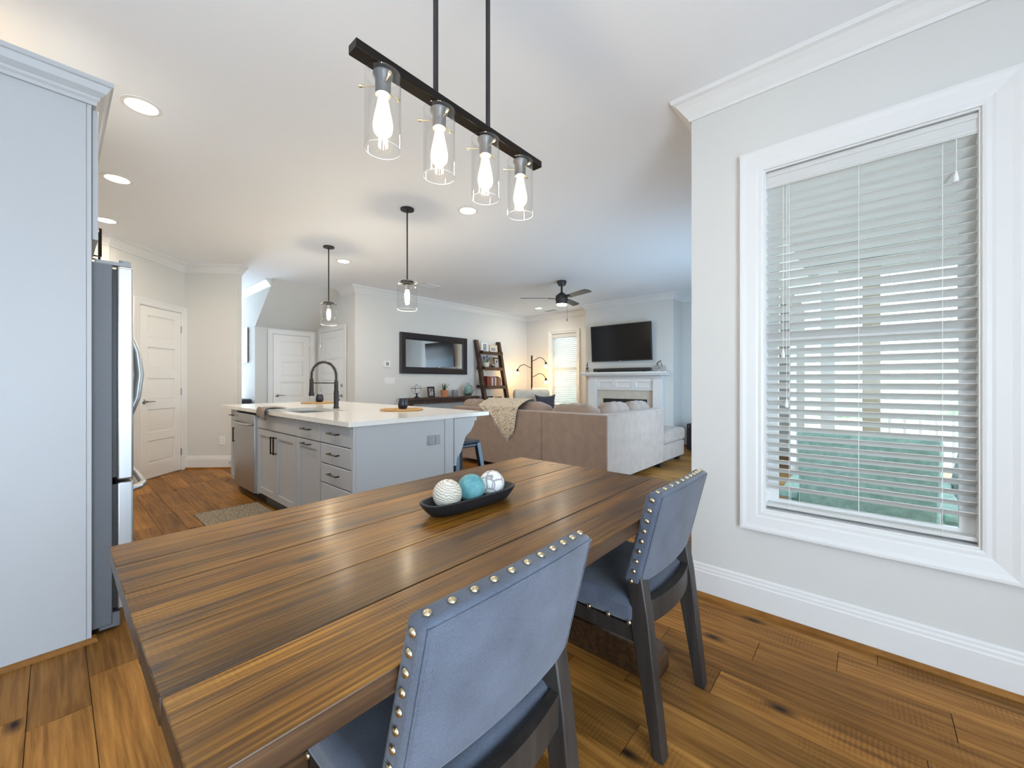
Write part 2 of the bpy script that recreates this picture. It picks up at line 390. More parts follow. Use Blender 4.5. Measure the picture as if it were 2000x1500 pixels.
me = rest.mesh('plank_field'); me_attr(me, restv); ob('plank_field', me, M['floorwood'], FL, kind='stuff')

st('ceiling', MB().box(-2.8, 8.1, -1.9, 10.4, CEIL, CEIL+.1), M['ceil'])
def wallbox(name, pieces, label=None):
    b = MB()
    for p in pieces: b.box(*p)
    return st(name, b, M['wall'], label)
T = .15
# window wall on the right with its opening y .411..-.338, z .531..2.29
WY0, WY1, WZ0, WZ1 = -.338, .411, .531, 2.29
wallbox('wall_right', [(XW,XW+T,-1.85,WY0,0,CEIL),(XW,XW+T,WY1,YC,0,CEIL),(XW,XW+T,WY0,WY1,0,WZ0),(XW,XW+T,WY0,WY1,WZ1,CEIL)])
# living room south wall with patio door opening
wallbox('wall_south', [(XW+T,4.1,YC-T,YC,0,CEIL),(6.3,XF+T,YC-T,YC,0,CEIL),(4.1,6.3,YC-T,YC,2.15,CEIL)])
# fireplace wall with window_2 opening
V0, V1, VZ0, VZ1 = 4.951, 5.662, .62, 2.325
wallbox('wall_far', [(XF,XF+T,YC,V0,0,CEIL),(XF,XF+T,V1,YM,0,CEIL),(XF,XF+T,V0,V1,0,VZ0),(XF,XF+T,V0,V1,VZ1,CEIL)])
# chimney breast with firebox opening y 3.11..4.02, z .15..0.845
wallbox('wall_chimney', [(XB,XF,2.645,3.06,0,CEIL),(XB,XF,4.06,4.46,0,CEIL),(XB,XF,3.06,4.06,.87,CEIL)])
wallbox('wall_mirror', [(XG,XF+T,YM,YM+T,0,CEIL)])
wallbox('wall_garage', [(XG,XG+T,YM+T,YD+T,0,CEIL)])
ZS = 2.135; YT = 6.93
st('wall_stair', MB().box(XL, XG, YD, YD+.1, 0, ZS), M['wall'])
st('wall_soffit', MB().prism([(YT, CEIL), (YD, ZS), (YD+.12, ZS+.02), (YT+.25, CEIL)], 'x', XL, XG), M['wall'])
st('wall_stairside', MB().prism([(YT+.08, CEIL), (YD+.08, ZS), (YD+.08, 0), (10.3, 0), (10.3, CEIL)], 'x', XL+.001, XL+.1), M['wall'])
wallbox('wall_hall', [(1.15,1.25,7.25,10.3,0,CEIL)])
wallbox('wall_entry', [(1.15,1.3,10.2,10.3,0,CEIL),(2.2,2.4,10.2,10.3,0,CEIL),(1.3,2.2,10.2,10.3,2.45,CEIL)])
C0 = Vector((1.19,7.05)); q = math.sqrt(.5)
PL = Vector((.39,6.25)); EN = C0+Vector((q,-q))*.69; EC = EN+Vector((q,q))*.11
def wallpoly(name, pts): return st(name, MB().prism(pts, 'z', 0, CEIL), M['wall'])
wallpoly('wall_pantry', [tuple(C0), tuple(PL), (PL.x-.1,PL.y+.1), (C0.x-.1,C0.y+.12)])
wallpoly('wall_return', [tuple(EN), tuple(C0), (C0.x+.078,C0.y+.078), tuple(EC)])
wallbox('wall_kitchen', [(-.8,.40,6.25,6.35,0,CEIL)])
wallbox('wall_kitchenleft', [(-.92,-.81,2.83,6.35,0,CEIL)])
wallbox('wall_nook', [(-2.75,-.81,2.72,2.82,0,CEIL)])
wallbox('wall_left', [(-2.75,-2.62,-1.85,2.72,0,.95),(-2.75,-2.62,-1.85,2.72,2.05,CEIL),(-2.75,-2.62,.3,2.72,.95,2.05),(-2.75,-2.62,-1.85,-.6,.95,2.05)])
wallbox('wall_back', [(-2.75,-1.5,-1.85,-1.70,0,CEIL),(.6,XW,-1.85,-1.70,0,CEIL),(-1.5,.6,-1.85,-1.70,2.12,CEIL)])
# crown mouldings
CR = [(0,2.69),(.010,2.69),(.016,2.705),(.030,2.722),(.052,2.752),(.070,2.772),(.086,2.780),(.092,2.80),(0,2.80)]
st('trim_1', MB().sweep([(XW,-1.7),(XW,YC),(XF,YC),(XF,2.645),(XB,2.645),(XB,4.46),(XF,4.46),(XF,YM),(XG,YM),(XG,YT-.02)], CR), M['trim'], 'white crown moulding around the dining nook and living room')
st('trim_2', MB().sweep([tuple(EC),tuple(EN),tuple(C0),tuple(PL),(-.8,6.25),(-.8,2.82)], CR), M['trim'], 'white crown moulding around the pantry corner')
st('trim_3', MB().sweep([(XL,YT+.10),(XL,10.2)], CR), M['trim'], 'white crown moulding along the hallway wall')
# baseboards and shoe mould
BB = [(0,0),(.017,0),(.017,.132),(.013,.138),(.013,.150),(.009,.158),(.009,.168),(.004,.176),(0,.176)]
SH = [(.017,0),(.036,0),(.035,.009),(.030,.016),(.022,.020),(.017,.020)]
def bboard(name, path):
    o = st(name, MB().sweep(path, BB), M['trim']); ob('shoe_mould', MB().sweep(path, SH), M['shoe'], o, smooth=True); return o
bboard('baseboard_right', [(XW,-1.7),(XW,YC),(4.05,YC)])
bboard('baseboard_far', [(XF,2.0),(XF,2.645),(XB,2.645),(XB,2.72)])
bboard('baseboard_mirror', [(XF,4.46),(XF,YM),(XG,YM),(XG,6.68)])
bboard('baseboard_return', [tuple(EC),tuple(EN),tuple(C0+Vector((q,-q))*.004)])
bboard('baseboard_pantry', [tuple(C0-Vector((q,q))*.86),tuple(PL),(-.2,6.25)])

# ================================================================== DOORS
def door(name, loc, rz, wdt, hgt, hinge, knob='lever', label=None, hz=None):
    r = root(name, label, None, loc, rz, kind='structure')
    cas = [(0,0),(0,.012),(.012,.018),(.05,.020),(.075,.024),(.085,.024),(.085,0)]
    ob('casing', MB().frame(0, wdt, 0, hgt, cas, 'LTR'), M['trim'], r)
    g = .004
    # slab with five recessed panels: stiles and rails proud of the panel ground
    s_ = .115; n = 5; top = hgt-g; rail = .105; bot = .19
    ph = (top-bot-rail-(n-1)*rail)/n
    b = MB().box(g, wdt-g, .006, .035, .012, top)
    b.box(g, s_, -.008, .006, .012, top).box(wdt-s_, wdt-g, -.008, .006, .012, top)
    zs = []; z = bot; b.box(s_, wdt-s_, -.008, .006, .012, bot)
    for i in range(n):
        zs.append((z, z+ph)); z += ph; b.box(s_, wdt-s_, -.008, .006, z, z+rail if i < n-1 else top); z += rail
    slab = ob('slab', b, M['door'], r)
    for z0, z1 in zs:
        pb = MB(); x0, x1 = s_, wdt-s_; i = .032
        o0 = [(x0,.0058,z0),(x1,.0058,z0),(x1,.0058,z1),(x0,.0058,z1)]; o1 = [(x0+i,-.001,z0+i),(x1-i,-.001,z0+i),(x1-i,-.001,z1-i),(x0+i,-.001,z1-i)]
        pb.v += o0+o1; pb.f += [(0,1,5,4),(1,2,6,5),(2,3,7,6),(3,0,4,7),(4,5,6,7)]
        ob('panel', pb, M['door'], slab)
    # jamb shadow gap
    ob('gap', MB().box(0, wdt, .0045, .0055, hgt-g, hgt).box(0, g, .0045, .0055, 0, hgt).box(wdt-g, wdt, .0045, .0055, 0, hgt), M['cabline'], r)
    hx = 0 if hinge == 'L' else wdt
    for z in (.25, hgt*.5, hgt-.22):
        ob('hinge', MB().box(hx-.012, hx+.012, -.010, .004, z-.045, z+.045).lathe([(.006,-.047),(.006,.047)], 8, (hx,-.010,z)), M['nickel'], r)
    kx = wdt-.065 if hinge == 'L' else .065; dr = -1 if hinge == 'L' else 1
    if knob == 'lever':
        b = MB().lathe([(.031,0),(.031,.006),(.022,.012),(.010,.014),(.010,.040)], 16).xf(Matrix.Translation((kx,-.004,.955)) @ Matrix.Rotation(PI/2, 4, 'X'))
        b.tube([(kx,-.046,.955),(kx+dr*.03,-.050,.956),(kx+dr*.075,-.052,.955),(kx+dr*.118,-.046,.953)], [.010,.009,.0075,.006], 8)
        ob('lever_handle', b, M['nickel'], r, smooth=True)
    else:
        b = MB().lathe([(.031,0),(.031,.008),(.012,.014),(.012,.038),(.024,.045),(.028,.058),(.022,.070),(0,.073)], 16).xf(Matrix.Translation((kx,-.004,.955)) @ Matrix.Rotation(PI/2, 4, 'X'))
        ob('knob', b, M['nickel'], r, smooth=True)
        b = MB().lathe([(.030,0),(.030,.012),(.024,.018),(0,.019)], 16).xf(Matrix.Translation((kx,-.004,1.13)) @ Matrix.Rotation(PI/2, 4, 'X'))
        ob('deadbolt', b, M['nickel'], r, smooth=True)
    return r
# pantry door in the diagonal wall: right edge .09 m from the corner C0
dw = .66; p0 = C0-Vector((q,q))*(dw+.085)+Vector((q,-q))*.008
door('door_1', (p0.x,p0.y,0), PI/4, dw, 2.12, 'R', 'lever', 'white five-panel pantry door in the angled wall beside the refrigerator')
door('door_2', (2.537,YD-.008,0), 0, .615, 2.03, 'R', 'lever', 'white panelled closet door under the sloping stair ceiling')
door('door_3', (XG-.008,7.70,0), -PI/2, .91, 2.10, 'L', 'knob', 'white panelled side door with deadbolt beside the grey living room wall')

# ================================================================== WINDOWS AND BLINDS
def window(name, loc, rz, wd, z0, z1, depth, label, casing=.10):
    r = root(name, label, None, loc, rz, kind='structure')
    c = casing
    prof = [(-.004,0),(-.004,.010),(.006,.014),(.02,.014),(.03,.018),(c-.03,.024),(c-.012,.030),(c,.030),(c,0)]
    ob('casing', MB().frame(0, wd, z0, z1, prof), M['trim'], r)
    d = depth
    ob('jamb', MB().box(-.001,.012,0,d,z0,z1).box(wd-.012,wd+.001,0,d,z0,z1).box(.012,wd-.012,0,d,z1-.012,z1+.001).box(.012,wd-.012,0,d,z0-.001,z0+.012), M['trim'], r)
    zm = (z0+z1)/2; s_ = .045
    for (a, b_, yy) in ((z0+.012, zm+.02, d-.055), (zm-.02, z1-.012, d-.025)):
        f = ob('sash', MB().frame(.012+s_, wd-.012-s_, a+s_, b_-s_, [(0,0),(0,.025),(s_,.025),(s_,0)]).xf(Matrix.Translation((0,yy+.0,0))), M['trim'], r)
        ob('pane', MB().quad((.012+s_,yy-.012,a+s_),(wd-.012-s_,yy-.012,a+s_),(wd-.012-s_,yy-.012,b_-s_),(.012+s_,yy-.012,b_-s_)), M['pane'], f)
    return r
window('window_1', (XW,WY1,0), -PI/2, WY1-WY0, WZ0, WZ1, .15, 'large window with wide white casing beside the dining table')
window('window_2', (XF,V1,0), -PI/2, V1-V0, VZ0, VZ1, .15, 'narrow living room window left of the fireplace', .075)

def blind(loc, rz, wd, z0, z1, pitch, tilt, ydepth, label, cords, wand=True):
    r = root('window_blind', label, 'blind', (loc[0],loc[1],z0), rz)
    Hh = z1-z0; g = .006
    va = MB().box(g, wd-g, -.002, .010, Hh-.088, Hh-.004).box(g,wd-g,-.006,.010,Hh-.030,Hh-.012).box(g,wd-g,-.005,.010,Hh-.082,Hh-.066)
    ob('valance', va.xf(Matrix.Translation((0,ydepth-.032,0))), M['blind'], r, bevel=.002)
    ob('headrail', MB().box(g+.004, wd-g-.004, ydepth-.020, ydepth+.028, Hh-.055, Hh-.004), M['blind'], r)
    n = int((Hh-.10-.03)/pitch)
    sl = MB(); k = 5
    for i in range(k):
        a0, a1 = -1+2*i/k, -1+2*(i+1)/k
        c0, c1 = .0022*(1-a0*a0), .0022*(1-a1*a1)
        sl.quad((0,a0*.025,c0+.0015),(wd-2*g-.012,a0*.025,c0+.0015),(wd-2*g-.012,a1*.025,c1+.0015),(0,a1*.025,c1+.0015))
        sl.quad((0,a1*.025,c1-.0015),(wd-2*g-.012,a1*.025,c1-.0015),(wd-2*g-.012,a0*.025,c0-.0015),(0,a0*.025,c0-.0015))
    sl.quad((0,-.025,-.0015),(wd-2*g-.012,-.025,-.0015),(wd-2*g-.012,-.025,.0015),(0,-.025,.0015)).quad((0,.025,.0015),(wd-2*g-.012,.025,.0015),(wd-2*g-.012,.025,-.0015),(0,.025,-.0015))
    me = bpy.data.meshes.new('slat'); me.from_pydata(sl.v, [], sl.f); me.materials.append(M['blind'])
    ztop = Hh-.10
    for i in range(n):
        inst('slat', me, r, (g+.006, ydepth, ztop-i*pitch), (-tilt, 0, 0))
    ob('bottom_rail', MB().box(g+.004, wd-g-.004, ydepth-.026, ydepth+.026, .012, .030), M['blind'], r, bevel=.004)
    for cx in cords:
        for yy in (-.026, .026):
            ob('ladder_cord', MB().tube([(cx,ydepth+yy,.02),(cx,ydepth+yy,Hh-.06)], .0010, 5), M['cord'], r)
    if wand:
        ob('lift_cord', MB().tube([(wd*.905,ydepth-.034,Hh-.09),(wd*.905,ydepth-.034,Hh-.235)], .0012, 5).lathe([(.002,.03),(.006,.012),(.008,-.012),(.004,-.016)], 8, (wd*.905,ydepth-.034,Hh-.25)), M['cord'], r, smooth=True)
        ob('tilt_cord', MB().tube([(wd*.115,ydepth-.034,Hh-.09),(wd*.115,ydepth-.034,.80)], .0012, 5).tube([(wd*.135,ydepth-.034,Hh-.09),(wd*.135,ydepth-.034,.55)], .0012, 5).lathe([(.002,.03),(.006,.012),(.008,-.012),(.004,-.016)], 8, (wd*.115,ydepth-.034,.79)).lathe([(.002,.03),(.006,.012),(.008,-.012),(.004,-.016)], 8, (wd*.135,ydepth-.034,.54)), M['cord'], r, smooth=True)
    return r
blind((XW,WY1), -PI/2, WY1-WY0, WZ0+.012, WZ1-.012, .0435, math.radians(33), .045, 'white slatted blind in the large window beside the dining table', (.11,.375,.64))
blind((XF,V1), -PI/2, V1-V0, VZ0+.012, VZ1-.012, .044, math.radians(46), .045, 'white slatted blind in the narrow window by the floor lamp', (.10,.61), False)

# ================================================================== PORCH AND GARDEN OUTSIDE
st('floor_porch', MB().box(XW+T, 6.6, -4.5, YC-T, -.20, -.08), M['porchfloor'])
st('ceiling_porch', MB().box(XW+T, 6.8, -4.7, YC-T, 2.62, 2.70), M['porchceil'])
st('ground', MB().box(6.6, 60, -45, 40, -.5, -.3), M['grass'])
def post(x, y, wd, m, label):
    r = root('porch_post', label, 'post', (x,y,-.08))
    ob('shaft', MB().box(-wd/2,wd/2,-wd/2,wd/2,.12,2.58), m, r, bevel=.006)
    ob('plinth', MB().box(-wd/2-.02,wd/2+.02,-wd/2-.02,wd/2+.02,0,.12), m, r, bevel=.006)
    ob('capital', MB().box(-wd/2-.02,wd/2+.02,-wd/2-.02,wd/2+.02,2.58,2.695), m, r, bevel=.006)
post(6.35, .38, .14, M['trim'], 'white porch post nearest the house wall, seen through the blind')
post(6.35, -.02, .16, M['tan'], 'tan porch post seen through the middle of the blind')
post(6.35, -2.25, .14, M['trim'], 'white porch post at the right of the porch, seen through the blind')
r = root('porch_railing', 'white railing along the porch edge behind the lounge chairs', 'railing', (6.35,-1.1,-.08))
ob('top_rail', MB().box(-.03,.03,-1.02,.98,.86,.92), M['trim'], r); ob('bottom_rail', MB().box(-.02,.02,-1.02,.98,.10,.15), M['trim'], r)
bal = MB().box(-.012,.012,-.012,.012,.15,.86).mesh('baluster'); bal.materials.append(M['trim'])
for i in range(16): inst('baluster', bal, r, (0,-.95+i*.125,0))
def lounge(x, y, rz, label, back):
    r = root('lounge_chair', label, 'chair', (x,y,-.08), rz, 'lounge chairs on the porch')
    ob('seat', MB().box(-.30,.30,-.02,.60,.30,.40), M['teal'], r, bevel=.03, seg=3)
    ob('backrest', MB().prism([(.56,.36),(.66,.34),(.86,.98),(.78,1.0)], 'x', -.30, .30), back, r, bevel=.02)
    for s_ in (-1, 1):
        ob('armrest', MB().box(s_*.36-.05,s_*.36+.05,-.06,.70,.55,.59), M['teal'], r, bevel=.01)
        ob('leg', MB().box(s_*.34-.03,s_*.34+.03,-.04,.03,0,.55), M['teal'], r); ob('leg', MB().box(s_*.34-.03,s_*.34+.03,.58,.65,0,.55), M['teal'], r)
lounge(3.75, .02, PI*.5, 'teal slatted lounge chair on the porch nearest the window', M['teal'])
lounge(4.75, -.45, PI*.62, 'lounge chair with grey woven back further out on the porch', M['wicker'])
b = MB()
for i in range(34):
    yy = -26+i*1.7+random.uniform(-.4,.4); b.ball((24+random.uniform(-2,2), yy, 1.2), random.uniform(1.5,2.6), 10, 7, (1,1,random.uniform(.8,1.5)))
hd = ob('hedge', b, M['hedge'], smooth=True, kind='stuff'); tag(hd, 'green hedge row beyond the lawn outside the window', 'hedge')

# ================================================================== FIREPLACE
fp = root('fireplace_mantel', 'white fireplace mantel with three frieze panels and marble surround', 'fireplace', (XB-.004,3.583,0), -PI/2)
# local x: right = -Y ; y into wall
hw = .89
ob('shelf', MB().box(-hw,hw,-.20,0,1.345,1.385).box(-hw+.02,hw-.02,-.17,0,1.318,1.345), M['trim'], fp, bevel=.004)
ob('cove', MB().prism([(-.05,1.24),(-.055,1.25),(-.085,1.29),(-.16,1.317),(0,1.317),(0,1.24)], 'x', -.76, .76), M['trim'], fp)
for s_ in (-1, 1):
    l = ob('pilaster', MB().box(s_*.68-.085,s_*.68+.085,-.09,0,.0,1.24), M['trim'], fp, bevel=.003)
    ob('plinth', MB().box(s_*.68-.10,s_*.68+.10,-.105,-.0,0,.18), M['trim'], l, bevel=.003)
fz = ob('frieze', MB().box(-.595,.595,-.05,0,1.03,1.24), M['trim'], fp)
for i in range(3):
    cx = (i-1)*.40; ob('frieze_panel', MB().frame(cx-.13,cx+.13,1.10,1.18,[(0,0),(0,.004),(.014,.013),(.022,.013),(.022,0)]).xf(Matrix.Translation((0,-.05,0))), M['trim'], fz)
    if i < 2: ob('frieze_stile', MB().box(cx+.178,cx+.222,-.062,-.05,1.04,1.23), M['trim'], fz)
for (x0,x1,z0,z1) in ((-.595,-.46,0,1.03),(.46,.595,0,1.03),(-.459,0,.86,1.03),(.001,.459,.86,1.03)):
    ob('tile', MB().box(x0,x1,-.02,0,z0,z1), M['tile'], fp, bevel=.002)
ob('firebox', MB().box(-.46,.46,.30,.32,.0,.87).box(-.46,-.44,0,.3,0,.87).box(.44,.46,0,.3,0,.87).box(-.46,.46,0,.3,.84,.868).box(-.46,.46,0,.3,0,.03).box(-.46,.46,-.012,0,.80,.86), M['black'], fp)
ob('grate', MB().tube([(-.25,.12,.18),(.25,.12,.18)],.012).tube([(-.25,.2,.18),(.25,.2,.18)],.012).tube([(-.2,.16,.03),(-.2,.16,.18)],.012).tube([(.2,.16,.03),(.2,.16,.18)],.012), M['blackmetal'], fp)

# TV on tilting bracket
tv = root('television', 'large black flat television mounted above the fireplace', 'television', (XB-.05,3.625,1.60), -PI/2)
tilt = Matrix.Rotation(math.radians(4), 4, 'X')
ob('bezel', MB().box(-.63,.63,-.055,-.02,0,.715).xf(tilt), M['black'], tv, bevel=.004)
ob('screen', MB().box(-.618,.618,-.0565,-.054,.022,.703).xf(tilt), M['tv'], tv)
ob('logo', MB().box(-.02,.02,-.058,-.055,.006,.014).xf(tilt), M['nickel'], tv)
ob('wall_bracket', MB().box(-.2,.2,-.03,.046,.2,.5), M['blackmetal'], tv)
sb = root('soundbar', 'long black soundbar lying on the white mantel shelf', 'speaker', (XB-.10,3.61,1.386), -PI/2)
ob('body', MB().box(-.60,.60,-.04,.04,.006,.075), M['black'], sb, bevel=.02, seg=3); ob('foot', MB().box(-.5,-.44,-.03,.03,0,.008).box(.44,.5,-.03,.03,0,.008), M['black'], sb)
def bike(x, y, rz, label):
    r = root('bicycle_figurine', label, 'figurine', (x,y,1.386), rz, 'wire bicycle figurines on the mantel')
    for wx in (-.075, .075):
        wh = ob('wheel', MB().tube([(wx+.05*math.cos(a*PI/10), 0, .053+.05*math.sin(a*PI/10)) for a in range(20)], .003, 6, True), M['blackmetal'], r)
        sp = MB()
        for k in range(4): a = k*PI/4; sp.tube([(wx-.05*math.cos(a),0,.053-.05*math.sin(a)),(wx+.05*math.cos(a),0,.053+.05*math.sin(a))], .0008, 4)
        ob('spokes', sp, M['blackmetal'], wh)
    ob('frame', MB().tube([(-.075,0,.053),(-.035,0,.115),(.05,0,.115),(.01,0,.05),(-.035,0,.115)],.003,6).tube([(-.075,0,.053),(.01,0,.05)],.003,6).tube([(.075,0,.053),(.045,0,.135)],.003,6), M['blackmetal'], r)
    ob('handlebar', MB().tube([(.045,-.03,.14),(.045,.03,.14)],.003,6), M['blackmetal'], r); ob('saddle', MB().box(-.055,-.02,-.008,.008,.125,.133), M['blackmetal'], r)
    ob('rider', MB().tube([(-.035,0,.135),(-.01,0,.165),(.02,0,.18)],[.008,.010,.007],6).ball((.032,0,.192),.011,8,6).tube([(.015,0,.175),(.045,0,.142)],.004,6).tube([(-.035,0,.135),(.0,0,.10),(.005,0,.055)],.005,6), M['blackmetal'], r)
bike(XB-.10, 4.365, -PI*.75, 'small black bicycle figurine at the left end of the mantel')
bike(XB-.10, 2.87, -PI/2, 'black bicycle figurine on the mantel right of the soundbar')
sw = root('subwoofer', 'black box subwoofer on the floor in the corner behind the chaise', 'speaker', (7.45,2.18,0), -PI/2)
ob('cabinet', MB().box(-.19,.19,-.20,.20,.03,.47), M['black'], sw, bevel=.012); 
for a, b_ in ((-1,-1),(1,-1),(-1,1),(1,1)): ob('foot', MB().lathe([(.02,0),(.02,.03),(0,.03)],8,(a*.15,b_*.15,0)), M['black'], sw)
ob('control_knob', MB().lathe([(.012,0),(.012,.012),(0,.012)],10).xf(Matrix.Translation((-.15,-.20,.42)) @ Matrix.Rotation(PI/2,4,'X')), M['nickel'], sw)
# wall plates
def plate(name, loc, rz, wd, hg, label, cat, m, toggles, kind='switch'):
    r = root(name, label, cat, loc, rz)
    ob('cover', MB().box(-wd/2,wd/2,-.006,0,-hg/2,hg/2), m, r, bevel=.002)
    for i in range(toggles):
        x_ = (i-(toggles-1)/2)*(wd/toggles*.88)
        if kind == 'switch': ob('rocker', MB().box(x_-.016,x_+.016,-.009,-.006,-.033,.033), m, r, bevel=.001)
        else:
            o = ob('socket', MB().box(x_-.017,x_+.017,-.008,-.006,-.035+.037*0,-.004).box(x_-.017,x_+.017,-.008,-.006,.004,.035), m, r, bevel=.001)
            ob('slots', MB().box(x_-.008,x_-.005,-.0086,-.008,.014,.024).box(x_+.005,x_+.008,-.0086,-.008,.014,.024).box(x_-.008,x_-.005,-.0086,-.008,-.025,-.015).box(x_+.005,x_+.008,-.0086,-.008,-.025,-.015), M['cabline'], o)
plate('switch_plate', (3.97,YM-.001,1.21), 0, .21, .115, 'white four-gang light switch plate on the grey wall below the thermostat', 'switch', M['plate'], 4)
pe = C0+Vector((q,-q))*.50+Vector((-q,-q))*.001
plate('wall_outlet', (pe.x,pe.y,.385), -PI/4, .075, .12, 'white wall outlet low on the pantry side wall', 'outlet', M['plate'], 1, 'outlet')
plate('wall_outlet', (XF-.001,2.43,.42), -PI/2, .075, .12, 'white wall outlet on the wall right of the fireplace', 'outlet', M['plate'], 1, 'outlet')
th = root('thermostat', 'small white thermostat with grey display left of the framed mirror', 'thermostat', (3.905,YM-.001,1.51), 0)
ob('case', MB().box(-.07,.07,-.022,0,-.055,.055), M['plate'], th, bevel=.008); ob('display', MB().box(-.02,.035,-.0235,-.022,-.028,.03), mat('lcd', (.25,.32,.28), .2), th)
sp = C0+Vector((q,-q))*.625+Vector((-q,-q))*.019
ds = root('door_stop', 'small spring door stop on the white baseboard by the island', 'door stop', (sp.x,sp.y,.09), -PI/4)
ob('spring', MB().tube([(0.006*math.cos(i*.9),-i*.0011,0.006*math.sin(i*.9)) for i in range(60)], .0016, 5), M['nickel'], ds); ob('tip', MB().ball((0,-.07,0),.009,8,6), M['plate'], ds)

# ================================================================== MIRROR WALL FURNITURE
mr = root('wall_mirror', 'wide rectangular mirror in a black frame on the grey wall', 'mirror', (4.169,YM-.002,1.345), 0)
W_, H_ = 1.624, .76; fwd = .125
ob('frame', MB().frame(fwd, W_-fwd, fwd, H_-fwd, [(0,0),(0,.018),(.02,.030),(.06,.036),(fwd-.01,.046),(fwd,.040),(fwd,0)]), M['espresso'], mr)
ob('glass', MB().box(fwd-.01,W_-fwd+.01,-.012,-.004,fwd-.01,H_-fwd+.01), M['mirror'], mr)
ct = root('console_table', 'long dark wood console table under the mirror', 'table', (4.13,6.10,0))
ob('top', MB().box(0,1.78,0,.30,.855,.895), M['darkwood'], ct, bevel=.004); ob('apron', MB().box(.06,1.72,.03,.27,.79,.855), M['darkwood'], ct)
for x_ in (.05, 1.65):
    for y_ in (.02, .20): ob('leg', MB().box(x_,x_+.08,y_,y_+.08,0,.855), M['darkwood'], ct, bevel=.003)
CT = .896
ln = root('wire_lantern', 'small black geometric wire lantern with a glass candle cup on the console', 'lantern', (4.42,6.24,CT))
ob('foot', MB().lathe([(0,0),(.055,0),(.055,.012),(.018,.03),(.014,.07),(.03,.085),(0,.087)],14), M['blackmetal'], ln, smooth=True)
b = MB(); Zr = [(.045,.075),(.105,.17),(.0,.245)]
for k in range(5):
    a = 2*PI*k/5; a2 = 2*PI*(k+1)/5; c = lambda rr,zz,aa: (rr*math.cos(aa),rr*math.sin(aa),zz)
    b.tube([c(.045,.075,a),c(.105,.175,a),c(.0,.245,a)],.003,5).tube([c(.105,.175,a),c(.105,.175,a2)],.003,5).tube([c(.045,.075,a),c(.045,.075,a2)],.003,5)
ob('wire_cage', b, M['blackmetal'], ln); ob('candle_cup', MB().lathe([(0,.088),(.025,.09),(.028,.15)],12), M['glass'], ln, smooth=True)
def pframe(label, loc, rz, wd, hg, m, border, lean=.12, inner=None, group=None):
    r = root('picture_frame', label, 'picture frame', loc, rz, group)
    R = Matrix.Rotation(-lean, 4, 'X')
    ob('frame', MB().frame(border,wd-border,border,hg-border,[(0,0),(0,.012),(border,.016),(border,0)]).xf(Matrix.Translation((-wd/2,0,0))).xf(R), m, r)
    k = border if inner is None else border+inner
    if inner: ob('mat_board', MB().box(border-.002-wd/2,wd/2-border+.002,-.006,-.003,border-.002,hg-border+.002).xf(R), M['paper'], r)
    ob('photo', MB().box(k-wd/2,wd/2-k,-.0075,-.005,k,hg-k).xf(R), M['photo'], r)
    ob('easel', MB().prism([(-.002,hg*.7),(-.002,hg*.66),(.06,.002),(.066,.002)],'x',-.012,.012), m, r)
    return r
pframe('black picture frame standing on the console between lantern and plant', (4.75,6.24,CT), .12, .175, .205, M['black'], .034)
pp = root('potted_plant', 'spiky green succulent in a terracotta pot on the console', 'plant', (5.06,6.24,CT))
ob('pot', MB().lathe([(0,0),(.058,0),(.074,.12),(.074,.135),(.066,.135),(.062,.115),(0,.115)],18), M['terracotta'], pp, smooth=True)
def blade(an, tiltv, ln_, wd): 
    b = MB(); pts = []
    for i in range(5):
        t_ = i/4; rr = math.sin(tiltv)*ln_*t_*(1+.25*t_); zz = math.cos(tiltv)*ln_*t_; w2 = wd*(1-t_)**.6*(.6+.8*t_*(1-t_))
        pts.append((rr,zz,max(w2,.0008)))
    for i in range(4):
        r0,z0,w0 = pts[i]; r1,z1,w1 = pts[i+1]
        b.quad((r0,-w0,z0),(r0,w0,z0),(r1,w1,z1),(r1,-w1,z1)); b.quad((r0-.004,-w0*.7,z0),(r0-.004,w0*.7,z0),(r1-.002,w1*.7,z1),(r1-.002,-w1*.7,z1))
    return b.xf(Matrix.Rotation(an,4,'Z'))
for k in range(20):
    ob('leaf', blade(k*2.4, .12+.75*(k/20), random.uniform(.13,.20), .012).xf(Matrix.Translation((0,0,.11))), M['leaf'], pp)
cg = root('candle_glass', 'smoky grey glass candle holder between the plant and the glass globe', 'candle', (5.33,6.24,CT))
ob('glass', MB().lathe([(0,0),(.058,0),(.062,.02),(.062,.135),(.055,.135),(.055,.02),(0,.02)],18), mat('smoke_glass', (.22,.22,.24), .15), cg, smooth=True); ob('wax', MB().lathe([(.054,.02),(.054,.09),(0,.09)],16), M['paper'], cg)
gv = root('glass_globe', 'round aqua glass globe vase at the right of the console', 'vase', (5.67,6.22,CT+.012))
aq = mat('aqua_glass', (.52,.78,.74), .08); aq.node_tree.nodes['Principled BSDF'].inputs['Transmission Weight'].default_value = .85; aq.node_tree.nodes['Principled BSDF'].inputs['IOR'].default_value = 1.15
ob('globe', MB().lathe([(0,0),(.05,.005),(.10,.045),(.118,.11),(.105,.17),(.06,.215),(.028,.225),(.028,.25),(.036,.255)],24), aq, gv, smooth=True)
ob('stand', MB().tube([(.08*math.cos(a*PI/8),.08*math.sin(a*PI/8),.006) for a in range(16)],.005,6,True), M['blackmetal'], gv)
